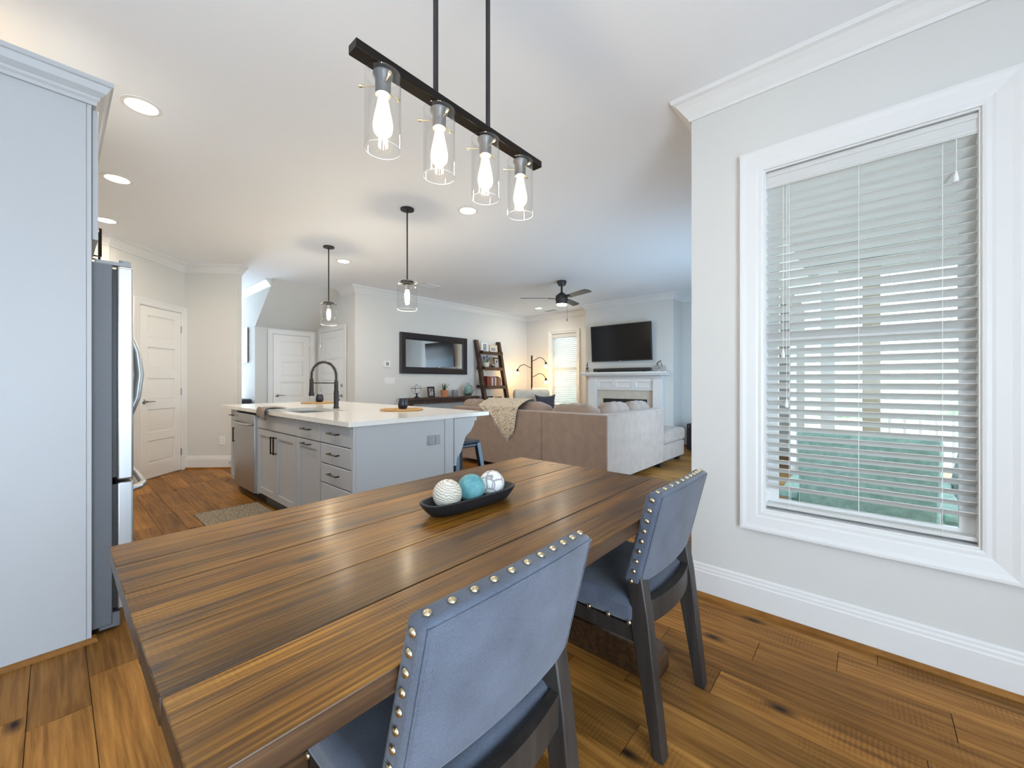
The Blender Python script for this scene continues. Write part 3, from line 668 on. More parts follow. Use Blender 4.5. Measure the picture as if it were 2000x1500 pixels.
# ladder shelf
ls = root('ladder_shelf', 'dark wood leaning ladder shelf with four shelves beside the console', 'shelf', (6.0,6.42,0))
LT = 2.10
def ly(z): return -.47*(1-z/LT)-.07
for x_ in (0, .70):
    ob('rail', MB().prism([(ly(0),0),(ly(0)+.09,0),(ly(LT)+.065,LT),(ly(LT)-.02,LT)],'x',x_,x_+.075), M['darkwood'], ls, bevel=.004)
SHZ = [1.80,1.46,1.06,.62]; SHD = [.17,.22,.29,.36]
for z_, d_ in zip(SHZ, SHD):
    s_ = ob('shelf_board', MB().box(.075,.70,-.03-d_-.02,-.03,z_,z_+.022), M['darkwood'], ls)
    ob('shelf_lip', MB().box(.075,.70,-.05-d_-.012,-.05-d_,z_-.02,z_+.05), M['darkwood'], s_)
    for x_ in (.075,.68): ob('shelf_side', MB().box(x_,x_+.02,-.05-d_,-.03,z_+.022,z_+.065), M['darkwood'], s_)
def on(z): return z+.023
pframe('white-matted picture frame at the left of the top ladder shelf', (6.24,6.30,on(SHZ[0])), -.45, .17, .245, M['paper'], .02, .1, .03)
pframe('pale wooden landscape picture frame at the right of the top ladder shelf', (6.50,6.29,on(SHZ[0])), .05, .26, .19, M['lightwood'], .035, .1, .02)
lv = root('lavender_pot', 'lavender in a cream pot on the second ladder shelf', 'plant', (6.24,6.27,on(SHZ[1])))
ob('pot', MB().lathe([(0,0),(.062,0),(.074,.13),(.068,.13),(.064,.115),(0,.115)],16), M['pot'], lv, smooth=True)
for k in range(16):
    a = k*2.4; rr = .02+.055*(k/16); h_ = random.uniform(.05,.13)
    s_ = ob('stem', MB().tube([(rr*.4*math.cos(a),rr*.4*math.sin(a),.11),(rr*1.2*math.cos(a),rr*1.2*math.sin(a),.12+h_*.6),(rr*1.5*math.cos(a),rr*1.5*math.sin(a),.12+h_)],.004,5), M['lavleaf'], lv)
    if k % 2 == 0: ob('flower', MB().ball((rr*1.5*math.cos(a),rr*1.5*math.sin(a),  .13+h_),.013,8,6,(1,1,2.4)), M['lavender'], s_, smooth=True)
db = root('small_bowl', 'small dark blue candle jar on the second ladder shelf', 'jar', (6.42,6.22,on(SHZ[1])))
ob('bowl', MB().lathe([(0,0),(.04,0),(.048,.07),(.042,.07),(.038,.02),(0,.02)],14), M['mug'], db, smooth=True); ob('lid', MB().lathe([(.046,.07),(.046,.08),(0,.085)],14), M['nickel'], db)
pframe('dark wooden portrait frame on the second ladder shelf', (6.56,6.25,on(SHZ[1])), .05, .19, .25, M['darkwood'], .034, .1, .012)
bx = 6.115
bcols = [(.16,.02,.02),(.20,.04,.03),(.05,.03,.03),(.30,.06,.05),(.50,.47,.42),(.35,.05,.05),(.05,.09,.17),(.55,.52,.48),(.26,.10,.04),(.04,.04,.05),(.34,.16,.10),(.18,.03,.04),(.42,.36,.28)]
names = ['dark red','brick red','near-black','bright red','off-white','crimson','navy','pale grey','rust brown','black','tan','maroon','beige']
for i, (c, nm) in enumerate(zip(bcols, names)):
    th_ = random.choice([.026,.032,.038,.03]); hb = random.uniform(.19,.235)
    bk = root('book', f'{nm} book in the upright row on the third ladder shelf', 'book', (bx+th_/2,6.18,on(SHZ[2])), 0, 'books on the ladder shelf')
    cm = mat('book_cover_'+nm.replace(' ','_').replace('-','_'), c, .5)
    ob('cover', MB().box(-th_/2,-th_/2+.003,-.075,.075,0,hb).box(th_/2-.003,th_/2,-.075,.075,0,hb).box(-th_/2,th_/2,-.078,-.074,0,hb), cm, bk)
    ob('pages', MB().box(-th_/2+.003,th_/2-.003,-.074,.07,.004,hb-.004), M['paper'], bk)
    bx += th_+.002
pframe('small dark frame with white mat on the lowest ladder shelf', (6.22,6.12,on(SHZ[3])), -.1, .17, .24, M['black'], .03, .08, .03)
pframe('dark landscape frame on the lowest ladder shelf', (6.49,6.13,on(SHZ[3])), .1, .24, .22, M['darkwood'], .035, .08, .02)
# floor lamp with three gooseneck arms
fl = root('floor_lamp', 'bronze floor lamp with three lit gooseneck arms in the corner', 'lamp', (7.33,5.86,0))
ob('base', MB().lathe([(0,0),(.14,0),(.14,.015),(.03,.03),(.014,.05)],20), M['bronze'], fl, smooth=True)
ob('pole', MB().tube([(0,0,.03),(0,0,1.80)],.019,10), M['bronze'], fl)
for (za, sx, sy) in ((1.70,.50,-.86),(1.54,-.62,.78),(1.33,.50,-.86)):
    L_ = .33
    P = [(0,0,za-.03),(sx*.08,sy*.08,za+.0),(sx*.17,sy*.17,za+.055),(sx*.26,sy*.26,za+.03),(sx*L_,sy*L_,za-.06)]
    a_ = ob('arm', MB().tube(P,.0075,8), M['bronze'], fl, smooth=True)
    e = (sx*L_,sy*L_,za-.06)
    ob('socket', MB().lathe([(.012,.01),(.022,0),(.026,-.035),(.044,-.055),(.040,-.055),(.02,-.03)],12,e), M['bronze'], a_, smooth=True)
    ob('bulb', MB().ball((e[0],e[1],e[2]-.085),.034,12,8), M['warmbulb'], a_, smooth=True)
    ob('shade', MB().lathe([(.045,-.055),(.062,-.09),(.068,-.13)],14,e), M['glass'], a_, smooth=True)
# armchair
ac = root('armchair', 'cream armchair in the corner in front of the floor lamp', 'armchair', (6.62,5.16,0), math.radians(-35))
ob('seat', MB().box(-.36,.36,-.36,.34,.16,.44), M['cream'], ac, bevel=.05, seg=3)
ob('backrest', MB().prism([(.22,.30),(.42,.28),(.50,.94),(.42,1.04),(.32,1.0)],'x',-.40,.40), M['cream'], ac, bevel=.05, seg=3)
for s_ in (-1,1): ob('armrest', MB().box(s_*.40-.075,s_*.40+.075,-.38,.36,.14,.62), M['cream'], ac, bevel=.05, seg=3)
for a,b_ in ((-1,-1),(1,-1),(-1,1),(1,1)): ob('leg', MB().lathe([(.018,0),(.028,.16),(0,.16)],8,(a*.34,b_*.30,0)), M['darkwood'], ac)
ob('throw', MB().grid(lambda u,v: (.04+.34*u, .52-.0*v-(.10 if v > .5 else 0)+.015*math.sin(u*9), .92+.14*math.sin(v*PI)-(.0 if v<.5 else .18*(v-.5))), 12, 8), M['paper'], ac, smooth=True)
def cushion(name, label, cat, loc, rot, sx, sy, th_, m, parent=None, group=None):
    def fn(sgn):
        def f_(u, v):
            a, b_ = 2*u-1, 2*v-1
            e = (1-a*a)**.5*(1-b_*b_)**.5 if abs(a) < 1 and abs(b_) < 1 else 0
            k = 1-.20*(1-a*a)*(abs(b_)**2); k2 = 1-.20*(1-b_*b_)*(abs(a)**2)
            return (a*sx/2*k2, sgn*th_/2*e**.7, b_*sy/2*k)
        return f_
    b = MB().grid(fn(1),14,14).grid(fn(-1),14,14)
    o = ob(name, b, m, parent, smooth=True); o.location = loc; o.rotation_euler = rot
    if label: tag(o, label, cat, group)
    return o
ck = cushion('throw_pillow', 'dark charcoal throw pillow on the cream armchair', 'pillow', (6.80,5.06,.69), (math.radians(-16),0,math.radians(-38)), .46,.50,.16,M['navy'])
cushion('throw_pillow', 'light grey throw pillow leaning on the cream armchair', 'pillow', (6.42,5.32,.66), (math.radians(-16),0,math.radians(-35)), .40,.42,.15,mat('light_pillow',(.50,.48,.45),.9))

# ================================================================== SOFA
SX, SY = 4.02, 2.155
so = root('sectional_sofa', 'large taupe sectional sofa with chaise, its back to the kitchen', 'sofa', (SX,SY,0))
TH = .19
def slabz(x0,x1,y0,y1,z0,z1): return MB().box(x0,x1,y0,y1,z0,z1)
ob('corner_frame', MB().prism([(0,0),(1.64,0),(1.64,TH),(TH,TH),(TH,.905),(0,.905)],'z',.07,.825), M['sofa'], so, bevel=.016, seg=3)
ob('back_frame', slabz(0,TH,.909,2.62,.07,.825), M['sofa'], so, bevel=.018, seg=3)
ob('arm', slabz(.19,.95,2.42,2.62,.07,.62), M['sofa'], so, bevel=.04, seg=3)
ob('base', slabz(TH,.98,TH,2.42,.07,.30), M['sofa'], so, bevel=.015)
ob('base', slabz(.98,1.64,TH,.98,.07,.30), M['sofa'], so, bevel=.015)
ch = ob('chaise', slabz(1.645,2.47,0,.98,.07,.30), M['sofa'], so, bevel=.02, seg=3)
ob('chaise_cushion', slabz(1.645,2.50,-.01,.98,.305,.49), M['sofa'], so, bevel=.05, seg=4)
for i,(y0,y1) in enumerate(((.98,1.69),(1.70,2.41))): ob('seat_cushion', slabz(.30,.99,y0,y1,.305,.47), M['sofa'], so, bevel=.045, seg=3)
ob('seat_cushion', slabz(.30,1.64,.30,.97,.305,.47), M['sofa'], so, bevel=.045, seg=3)
def backcush(x0,x1,y0,y1,zt,along):
    n = 16
    def prof(u): return 1-abs(2*u-1)**4*.28
    b = MB()
    # plump loaf: grid over length u and loop v around the cross-section
    def fn(u, v):
        a = 2*PI*v; e = (1-abs(2*u-1)**6)**.5 if 0 < u < 1 else 0
        cy, sz = math.cos(a), math.sin(a)
        ry, rz = .13*(.55+.45*e), (zt-.42)/2*(.80+.20*e)*prof(u)**.35
        sy_ = abs(cy)**.7*(1 if cy > 0 else -1)*ry*min(1,e+.15); sz_ = abs(sz)**.75*(1 if sz > 0 else -1)*rz
        z = .42+(zt-.42)/2*prof(u)**.5+sz_+.006*math.sin(u*23+v*7)
        if along == 'y': return ((x0+x1)/2+sy_, y0+(y1-y0)*u, z)
        return (x0+(x1-x0)*u, (y0+y1)/2+sy_, z)
    return b.grid(fn, n, 16)
for y0,y1,zt in ((.22,.92,.925),(.93,1.68,.93),(1.69,2.14,.90),(2.14,2.60,.935)):
    ob('back_cushion', backcush(.12,.40,y0,y1,zt,'y'), M['sofa'], so, smooth=True)
for x0,x1,zt in ((.30,.96,.945),(.97,1.60,.935)):
    ob('back_cushion', backcush(x0,x1,.12,.40,zt,'x'), M['sofa'], so, smooth=True)
for x_,y_ in ((.08,.08),(.08,2.54),(.9,2.54),(2.38,.08),(2.38,.9),(.08,1.2),(1.6,.06)): ob('foot', MB().box(x_-.035,x_+.035,y_-.035,y_+.035,0,.07), M['black'], so)
for k,(x_,y_,rz) in enumerate(((4.60,3.26,1.35),(4.60,2.76,1.75))):
    cushion('throw_pillow', ['dark grey throw pillow on the sofa, left of the firebox','dark grey throw pillow on the sofa, nearest the chaise back'][k], 'pillow', (x_,y_,.66), (math.radians(-20),0,rz), .44,.40,.16,M['navy'], None, 'dark pillows on the sofa')
# throw blanket over the sofa back
bm_ = bpy.data.materials.new('leaf_print_throw'); bm_.use_nodes = True; N, L = bm_.node_tree.nodes, bm_.node_tree.links
tc = N.new('ShaderNodeTexCoord'); wv = N.new('ShaderNodeTexWave'); wv.bands_direction = 'DIAGONAL'; wv.inputs['Scale'].default_value = 16; wv.inputs['Distortion'].default_value = 9; wv.inputs['Detail'].default_value = 2; wv.inputs['Detail Scale'].default_value = 2
L.new(tc.outputs['Object'], wv.inputs[0]); rr = N.new('ShaderNodeValToRGB'); rr.color_ramp.elements[0].position = .12; rr.color_ramp.elements[0].color = (.24,.22,.21,1); rr.color_ramp.elements[1].position = .34; rr.color_ramp.elements[1].color = (.66,.58,.45,1)
L.new(wv.outputs['Fac'], rr.inputs[0]); L.new(rr.outputs[0], N['Principled BSDF'].inputs['Base Color']); N['Principled BSDF'].inputs['Roughness'].default_value = .95
tb = root('throw_blanket', 'cream leaf-print throw blanket draped over the sofa back', 'blanket', (SX,3.80,0))
def drape(u, v):
    # v 0..1: front drop -> over the top -> hangs behind; hanging edge cut on the diagonal
    yy = .36-.74*u; tip = .36-.0*u
    ln_ = .14+.30*(1-abs(u-.72)/.72)
    s0 = .30
    if v < .35: x_ = .46-.18*(v/.35); z_ = .80+.165*(v/.35)
    elif v < .6: k = (v-.35)/.25; x_ = .28-.30*k; z_ = .965-.10*k*k
    else: k = (v-.6)/.4; x_ = -.022-.012*math.sin(k*PI); z_ = .865-ln_*k; yy = yy*(1-.45*k)-.08*k
    return (x_+.008*math.sin(u*21)*(v>.55), yy+.01*math.sin(v*12), z_)
ob('cloth', MB().grid(drape, 24, 30), bm_, tb, smooth=True)
fr = MB()
for i in range(22):
    u = (i+.5)/22; p = Vector(drape(u,1)); fr.tube([p,p+Vector((-.004,.004*math.sin(i*3),-.035))],.0022,4)
ob('fringe', fr, M['paper'], tb, kind='stuff')

# ================================================================== CEILING FAN, DOWNLIGHTS, VENTS
fn_ = root('ceiling_fan', 'black three-blade ceiling fan with light in the living room', 'fan', (5.36,3.675,CEIL))
ob('canopy', MB().lathe([(0,0),(.075,0),(.075,-.03),(.055,-.075),(.02,-.08)],20), M['black'], fn_, smooth=True)
ob('downrod', MB().tube([(0,0,-.07),(0,0,-.20)],.016,10), M['black'], fn_)
ob('motor', MB().lathe([(.02,-.18),(.05,-.20),(.095,-.235),(.10,-.30),(.09,-.335),(.09,-.37),(0,-.37)],24), M['black'], fn_, smooth=True)
ob('light_lens', MB().lathe([(.078,-.37),(.072,-.385),(0,-.388)],20), M['fanlens'], fn_, smooth=True)
for k in range(3):
    a = math.radians(131.4+120*k)
    bl = ob('blade', MB().prism([(.16,-.055),(.62,-.065),(.66,-.02),(.645,.06),(.16,.05)],'z',-.278,-.270).xf(Matrix.Translation((0,0,.274))).xf(Matrix.Rotation(math.radians(-12),4,'X')).xf(Matrix.Translation((0,0,-.274))), M['black'], fn_); bl.rotation_euler = (0,0,a)
    ir = ob('blade_iron', MB().box(.07,.22,-.025,.025,-.285,-.276), M['black'], fn_); ir.rotation_euler = (0,0,a)
ob('pull_chain', MB().tube([(.06,-.06,-.36),(.06,-.06,-.60)],.0018,5).lathe([(.006,0),(.007,-.035),(0,-.037)],8,(.06,-.06,-.60)), M['bronze'], fn_)
CAN_W = 10.5
cans = [(.338,3.167,'nearest the refrigerator cabinet'),(.331,4.448,'second from the refrigerator cabinet'),(.342,5.675,'nearest the pantry crown moulding'),(2.564,2.814,'beside the near island pendant'),(2.55,5.239,'beside the far island pendant'),(7.01,5.41,'near the living room window')]
for x_,y_,t_ in cans:
    r = root('downlight', 'lit recessed ceiling light '+t_, 'downlight', (x_,y_,CEIL), 0, 'recessed ceiling lights')
    ob('trim_ring', MB().lathe([(.072,-.001),(.074,-.006),(.094,-.003),(.096,0)],28), M['trim'], r, smooth=True)
    ob('lens', MB().lathe([(.073,-.004),(0,-.0045)],28), M['can'], r)
    ld = bpy.data.lights.new('downlight_beam', 'AREA'); ld.shape = 'DISK'; ld.size = .14; ld.energy = CAN_W; ld.color = (1.0,.87,.70)
    lo = bpy.data.objects.new('downlight_beam', ld); COL.objects.link(lo); lo.parent = r; lo.location = (0,0,-.008)
def vent(x_,y_,rz,wd,ln_,label):
    r = root('ceiling_vent', label, 'vent', (x_,y_,CEIL), rz)
    ob('frame', MB().box(-ln_/2,ln_/2,-wd/2,-wd/2+.02,-.008,0).box(-ln_/2,ln_/2,wd/2-.02,wd/2,-.008,0).box(-ln_/2,-ln_/2+.02,-wd/2,wd/2,-.008,0).box(ln_/2-.02,ln_/2,-wd/2,wd/2,-.008,0), M['trim'], r)
    me = MB().prism([(-.008,0),(-.006,0),(.006,-.007),(.004,-.007)],'x',-ln_/2+.02,ln_/2-.02).mesh('louvre'); me.materials.append(M['trim'])
    for i in range(int((wd-.05)/.018)): inst('louvre', me, r, (0,-wd/2+.032+i*.018,0))
vent(4.15,5.51,0,.20,.36,'white ceiling vent above the near island pendant shade')
vent(7.42,5.38,PI/2,.15,.30,'small white ceiling vent near the window in the living room corner')

# ================================================================== REFRIGERATOR SURROUND
YP = 2.684
sp_ = root('refrigerator_surround', 'tall grey cabinet panel and over-fridge cabinet with crown moulding', 'cabinet', (0,YP,0))
# local coords are world offsets from y=YP
ob('side_panel', MB().box(-.80,.098,0,.02,0,2.485), M['cab'], sp_)
ob('face_stile', MB().box(.0995,.115,0,.045,0,2.485), M['cab'], sp_)
ub = ob('upper_cabinet', MB().box(-.78,.112,.021,.97,1.85,2.485), M['cab'], sp_)
for y0,y1,hs in ((.028,.492,1),(.498,.962,-1)):
    d_ = ob('cabinet_door', MB().box(.118,.138,y0,y1,1.862,2.465), M['cab'], sp_, bevel=.002)
    hy = y1-.04 if hs > 0 else y0+.04
    ob('pull', MB().tube([(.138,hy,1.88),(.168,hy,1.88),(.168,hy,2.03),(.138,hy,2.03)],.006,6), M['bronze'], d_)
ob('far_panel', MB().box(-.80,.115,.975,.995,0,2.485), M['cab'], sp_)
KR = [(0,2.47),(.012,2.47),(.014,2.485),(.022,2.495),(.024,2.505),(.044,2.525),(.058,2.552),(.066,2.556),(.066,2.575),(0,2.575)]
ob('crown', MB().sweep([(-.80,0),(.118,0),(.118,.995)], [(-o,z) for o,z in KR]), M['cab'], sp_)
ob('top_board', MB().box(-.80,.112,.0,.99,2.50,2.51), M['cab'], sp_)
ob('shoe_mould', MB().sweep([(-.80,0),(.116,0),(.116,.03)], [(-o+.017,z) for o,z in SH]), M['shoe'], sp_)
rl = root('added_ceiling_glow', 'unseen warm strip added on top of the tall grey cabinet for the ceiling glow', 'lamp', (-.45,YP+.30,2.511))  # unseen emissive strip, added to give the ceiling above the cabinet its warm glow
ob('strip', MB().box(-.30,.30,-.012,.012,0,.012), emit('added_warm_glow', (1.0,.62,.26), 13), rl)
rf = root('refrigerator', 'stainless french-door refrigerator seen from its dark grey side', 'refrigerator', (0,YP+.05,0))
ob('body', MB().box(-.62,.187,0,.90,.03,1.765), M['fridge_side'], rf, bevel=.004)
for y0,y1 in ((.004,.448),(.452,.896)):
    d_ = ob('door', MB().box(.203,.262,y0,y1,.72,1.76), M['steel'], rf, bevel=.008, seg=3)
    hy = .405 if y0 < .1 else .495
    ob('gasket', MB().box(.187,.204,y0+.012,y1-.012,.735,1.745), M['black'], d_)
for hy in (.41,.49):
    P = [(.258,hy,1.50),(.285,hy,1.47),(.315,hy,1.37),(.328,hy,1.24),(.315,hy,1.11),(.285,hy,1.01),(.258,hy,.98)]
    ob('handle', MB().tube(P,[.014,.015,.017,.018,.017,.015,.014],10), M['steel'], rf, smooth=True)
d_ = ob('freezer_drawer', MB().box(.203,.262,.004,.896,.09,.708), M['steel'], rf, bevel=.008, seg=3)
ob('gasket', MB().box(.187,.204,.016,.884,.10,.70), M['black'], d_)
ob('handle', MB().tube([(.258,.06,.66),(.292,.075,.665),(.312,.13,.668),(.318,.45,.668),(.312,.77,.668),(.292,.825,.665),(.258,.84,.66)],.016,10), M['steel'], d_, smooth=True)
ob('grille', MB().box(.14,.215,.004,.896,.012,.082), M['fridge_side'], rf, bevel=.004)
hg = MB().box(.13,.255,.02,.075,1.766,1.782).lathe([(.022,1.766),(.022,1.797),(0,1.797)],14,(.235,.05,0))
ob('hinge_cover', hg, M['greyplate'], rf, smooth=True)
for y_ in (.08,.82): ob('leveling_foot', MB().lathe([(.02,0),(.02,.032)],8,(.12,y_,0)), M['black'], rf)

# ================================================================== KITCHEN ISLAND
IX = 1.32; CTZ = .93
ks = [PX(px, 850, IX).y for px in (451,463,503.5,578,625.2,686)]     # unit boundaries along Y, far to near
Y5 = ks[5]
TOE, TOP = .115, .896
def handle(p0, p1, off, parent):
    p0, p1 = Vector(p0), Vector(p1); o = Vector((-off,0,0))
    b = MB(); 
    d = (p1-p0).normalized()*.006; 
    b.tube([p0+o-d*1.5, p1+o+d*1.5], .0062, 4); b.tube([p0,p0+o],.0052,6).tube([p1,p1+o],.0052,6)
    return ob('pull', b, M['bronze'], parent)
def unit(name, label, y_far, y_near, group='island base cabinets', hollow=False):
    r = root(name, label, 'cabinet', (IX,y_near,0), 0, group)
    wd = y_far-y_near
    ob('carcass', MB().box(.021,.60,.001,wd-.001,TOE,TOP) if not hollow else MB().box(.021,.60,.001,.019,TOE,TOP).box(.021,.60,wd-.019,wd-.001,TOE,TOP).box(.021,.60,.019,wd-.019,TOE,TOE+.018), M['cab'], r); ob('toe_kick', MB().box(.075,.60,.001,wd-.001,0,TOE), M['cabline'], r)
    ob('face_shadow', MB().box(.0195,.021,.0,wd,TOE,TOP), M['cabline'], r)
    return r, wd
def shaker(r, y0, y1, z0, z1, pull=None, rail=.058):
    b = MB().box(.012,.0195,y0,y1,z0,z1)
    d_ = ob('cabinet_door', b, M['cab'], r)
    ob('door_frame', MB().box(0,.012,y0,y0+rail,z0,z1).box(0,.012,y1-rail,y1,z0,z1).box(0,.012,y0+rail,y1-rail,z0,z0+rail).box(0,.012,y0+rail,y1-rail,z1-rail,z1), M['cab'], d_)
    if pull == 'vfar': handle((0,y1-.032,z1-.19),(0,y1-.032,z1-.05),.028,d_)
    if pull == 'vnear': handle((0,y0+.032,z1-.19),(0,y0+.032,z1-.05),.028,d_)
    if pull == 'h': handle((0,(y0+y1)/2-.065,z1-.03),(0,(y0+y1)/2+.065,z1-.03),.028,d_)
    return d_
def drawer(r, y0, y1, z0, z1, pull=True):
    d_ = ob('drawer', MB().box(0,.0195,y0,y1,z0,z1), M['cab'], r, bevel=.005, seg=2)
    if pull: handle((0,(y0+y1)/2-.065,(z0+z1)/2+.01),(0,(y0+y1)/2+.065,(z0+z1)/2+.01),.028,d_)
    return d_
g = .006
r, wd = unit('drawer_base_cabinet', 'grey four-drawer island cabinet nearest the dining table', ks[4], ks[5])
for z0,z1 in ((.748,.888),(.600,.742),(.455,.594),(.125,.449)): drawer(r, g, wd-g, z0, z1)
r, wd = unit('pullout_cabinet', 'grey island cabinet with one drawer over one pull-out door', ks[3], ks[4])
drawer(r, g, wd-g, .748, .888); shaker(r, g, wd-g, .125, .742, 'h')
r, wd = unit('sink_base_cabinet', 'grey sink base cabinet with two doors under the sink', ks[2], ks[3], hollow=True)
drawer(r, g, wd-g, .748, .888, False); shaker(r, g, wd/2-.002, .125, .742, 'vfar'); shaker(r, wd/2+.002, wd-g, .125, .742, 'vnear')
dwr = root('dishwasher', 'stainless steel dishwasher built into the island', 'dishwasher', (IX,ks[2],0)); wd = ks[1]-ks[2]
ob('tub', MB().box(.03,.60,.004,wd-.004,TOE,.885), M['cabline'], dwr); ob('toe_kick', MB().box(.08,.60,.004,wd-.004,0,TOE), M['black'], dwr)
dd = ob('door_panel', MB().box(-.025,.03,.030,wd-.006,.10,.87), M['steel'], dwr, bevel=.006)
ob('filler', MB().box(0,.03,.002,.026,.10,.89), M['cab'], dwr)
ob('towel_bar', MB().tube([(-.025,.06,.775),(-.055,.075,.772),(-.062,.20,.768),(-.062,wd-.20,.768),(-.055,wd-.075,.772),(-.025,wd-.06,.775)],.012,8), M['steel'], dd, smooth=True)
ob('badge', MB().box(-.0262,-.025,wd-.12,wd-.07,.835,.842).box(-.0262,-.025,wd-.12,wd-.08,.822,.826), M['cabline'], dd)
r, wd = unit('narrow_base_cabinet', 'narrow grey island cabinet at the far end past the dishwasher', ks[0], ks[1])
drawer(r, g, wd-g, .748, .888); shaker(r, g, wd-g, .125, .742, 'vnear', .05)
YN = Y5-.022; XBk = PY(885,850,YN).x
ep = root('island_end_panel', 'flat grey end panel of the island facing the dining table', 'panel', (IX,YN,0))
ob('panel', MB().box(.022,XBk-IX-.09,0,.02,0,.897), M['cab'], ep); ob('stile', MB().box(-.0,.020,-.002,.022,.0,.897), M['cab'], ep); ob('stile', MB().box(XBk-IX-.088,XBk-IX,-.004,.022,0,.897), M['cab'], ep)
bp_ = root('island_back_panel', 'grey back panel of the island behind the stool', 'panel', (XBk,YN+.022,0)); ob('panel', MB().box(-.02,0,0,ks[0]-YN-.03,0,.897), M['cab'], bp_)
for k in range(1,4): ob('batten', MB().box(0,.008,k*.76-.04,k*.76+.04,0,.897), M['cab'], bp_)
cb_pts = [(0,.892),(0,.50),(.022,.50),(.03,.56),(.075,.61),(.10,.67),(.125,.73),(.185,.775),(.225,.83),(.225,.855),(.255,.862),(.255,.892)]
for k,(yy,t_) in enumerate(((YN-.004,'at the near end'),(ks[0]-.10,'at the far end'))):
    cb = root('corbel', 'scrolled grey corbel under the counter overhang '+t_+' of the island', 'corbel', (XBk+.001+.0,yy,0), 0, 'corbels under the island counter')
    ob('bracket', MB().prism([(x_,z_) for x_,z_ in cb_pts],'y',0,.075).xf(Matrix.Translation((.009,0,0))), M['cab'], cb)
plate('island_outlet', (PY(847,859,YN).x,YN-.0045,PY(847,859,YN).z), 0, .115, .075, 'grey power outlet on the end panel of the island', 'outlet', M['greyplate'], 2, 'switch')
# worktop with sink cut-out
CX0, CX1, CY0, CY1 = 1.285, 2.595, Y5-.035, 5.63
SX0, SX1, SY0, SY1 = 1.40, 1.80, 3.62, 4.36
wt = MB().box(CX0,SX0,CY0,CY1,.897,CTZ).box(SX1,CX1,CY0,CY1,.897,CTZ).box(SX0,SX1,CY0,SY0,.897,CTZ).box(SX0,SX1,SY1,CY1,.897,CTZ)
o = ob('worktop', wt, M['quartz']); tag(o, 'white quartz worktop of the kitchen island', 'countertop')
sk = root('kitchen_sink', 'undermount stainless sink set in the island worktop', 'sink', (SX0,SY0,.68))
a_, b_ = SX1-SX0, SY1-SY0
ob('basin', MB().quad((0,0,0),(a_,0,0),(a_,b_,0),(0,b_,0)).quad((0,0,0),(0,b_,0),(0,b_,.216),(0,0,.216)).quad((a_,0,0),(a_,0,.216),(a_,b_,.216),(a_,b_,0)).quad((0,0,0),(0,0,.216),(a_,0,.216),(a_,0,0)).quad((0,b_,0),(a_,b_,0),(a_,b_,.216),(0,b_,.216)), M['steel'], sk)
ob('drain', MB().lathe([(.045,.002),(.04,.006),(0,.004)],16,(a_*.55,b_*.5,0)), M['nickel'], sk)
fc = root('kitchen_faucet', 'black spring-neck kitchen faucet on the island', 'faucet', (1.88,4.02,CTZ), math.radians(138))
ob('base', MB().lathe([(.030,0),(.030,.012),(.024,.016),(.024,.17),(.020,.18),(.020,.27),(.016,.275)],16), M['black'], fc, smooth=True)
R_ = .118; pth = [(0,0,.27),(0,0,.33)]+[(R_-R_*math.cos(t*PI/14),0,.33+R_*1.15*math.sin(t*PI/14)) for t in range(1,15)]+[(2*R_,0,.28)]
ob('hose', MB().tube(pth,.009,8), M['black'], fc, smooth=True)
P = [Vector(p) for p in pth]; cum = [0]
for i in range(1,len(P)): cum.append(cum[-1]+(P[i]-P[i-1]).length)
def along(s_):
    s_ = max(0,min(s_,cum[-1]-1e-6))
    for i in range(1,len(P)):
        if s_ <= cum[i]:
            k = (s_-cum[i-1])/(cum[i]-cum[i-1]); return P[i-1].lerp(P[i],k), (P[i]-P[i-1]).normalized()
hel = []; turns = 26
for i in range(turns*10):
    s_ = cum[-1]*i/(turns*10); p_, t_ = along(s_); n_ = Vector((0,1,0)); b2 = t_.cross(n_)
    a = 2*PI*i/10; hel.append(p_+(n_*math.cos(a)+b2*math.sin(a))*.0165)
ob('spring', MB().tube(hel,.0028,5), M['black'], fc, smooth=True)
ob('support_arm', MB().tube([(0,0,.255),(2*R_,0,.255)],.006,8).lathe([(.018,.24),(.018,.27)],12,(2*R_,0,0)), M['black'], fc, smooth=True)
ob('spray_head', MB().lathe([(.012,.30),(.019,.29),(.021,.17),(.026,.15),(.026,.125),(0,.125)],14,(2*R_,0,0)), M['black'], fc, smooth=True)
ob('lever', MB().tube([(0,-.02,.085),(0,-.05,.085)],.020,10).tube([(0,-.05,.085),(.01,-.062,.10),(.03,-.075,.15)],.006,8), M['black'], fc, smooth=True)
# towel over the counter edge
tw = root('dish_towel', 'brown dish towel draped over the worktop edge in front of the sink', 'towel', (CX0,4.19,CTZ))
def tfn(u, v):
    y_ = (u-.5)*.24+.015*math.sin(v*5); wob = .006*math.sin(u*17+v*3)
    if v < .5: return (.15-.30*v*1.03, y_, .010+abs(wob)+.004)
    k = (v-.5)/.5; return (-.012-abs(wob)-.012*math.sin(k*PI), y_*(1-.05*k), .012-.085*k-.012*math.sin(u*6))
def tf2(u, v):
    p = tfn(u, v); return (p[0]-(.008 if v > .5 else 0), p[1]*.97, p[2]+(.010 if v <= .5 else .004))
ob('cloth', MB().grid(tfn,16,18), M['towel'], tw, smooth=True); ob('folded_layer', MB().grid(tf2,16,18), M['towel'], tw, smooth=True)
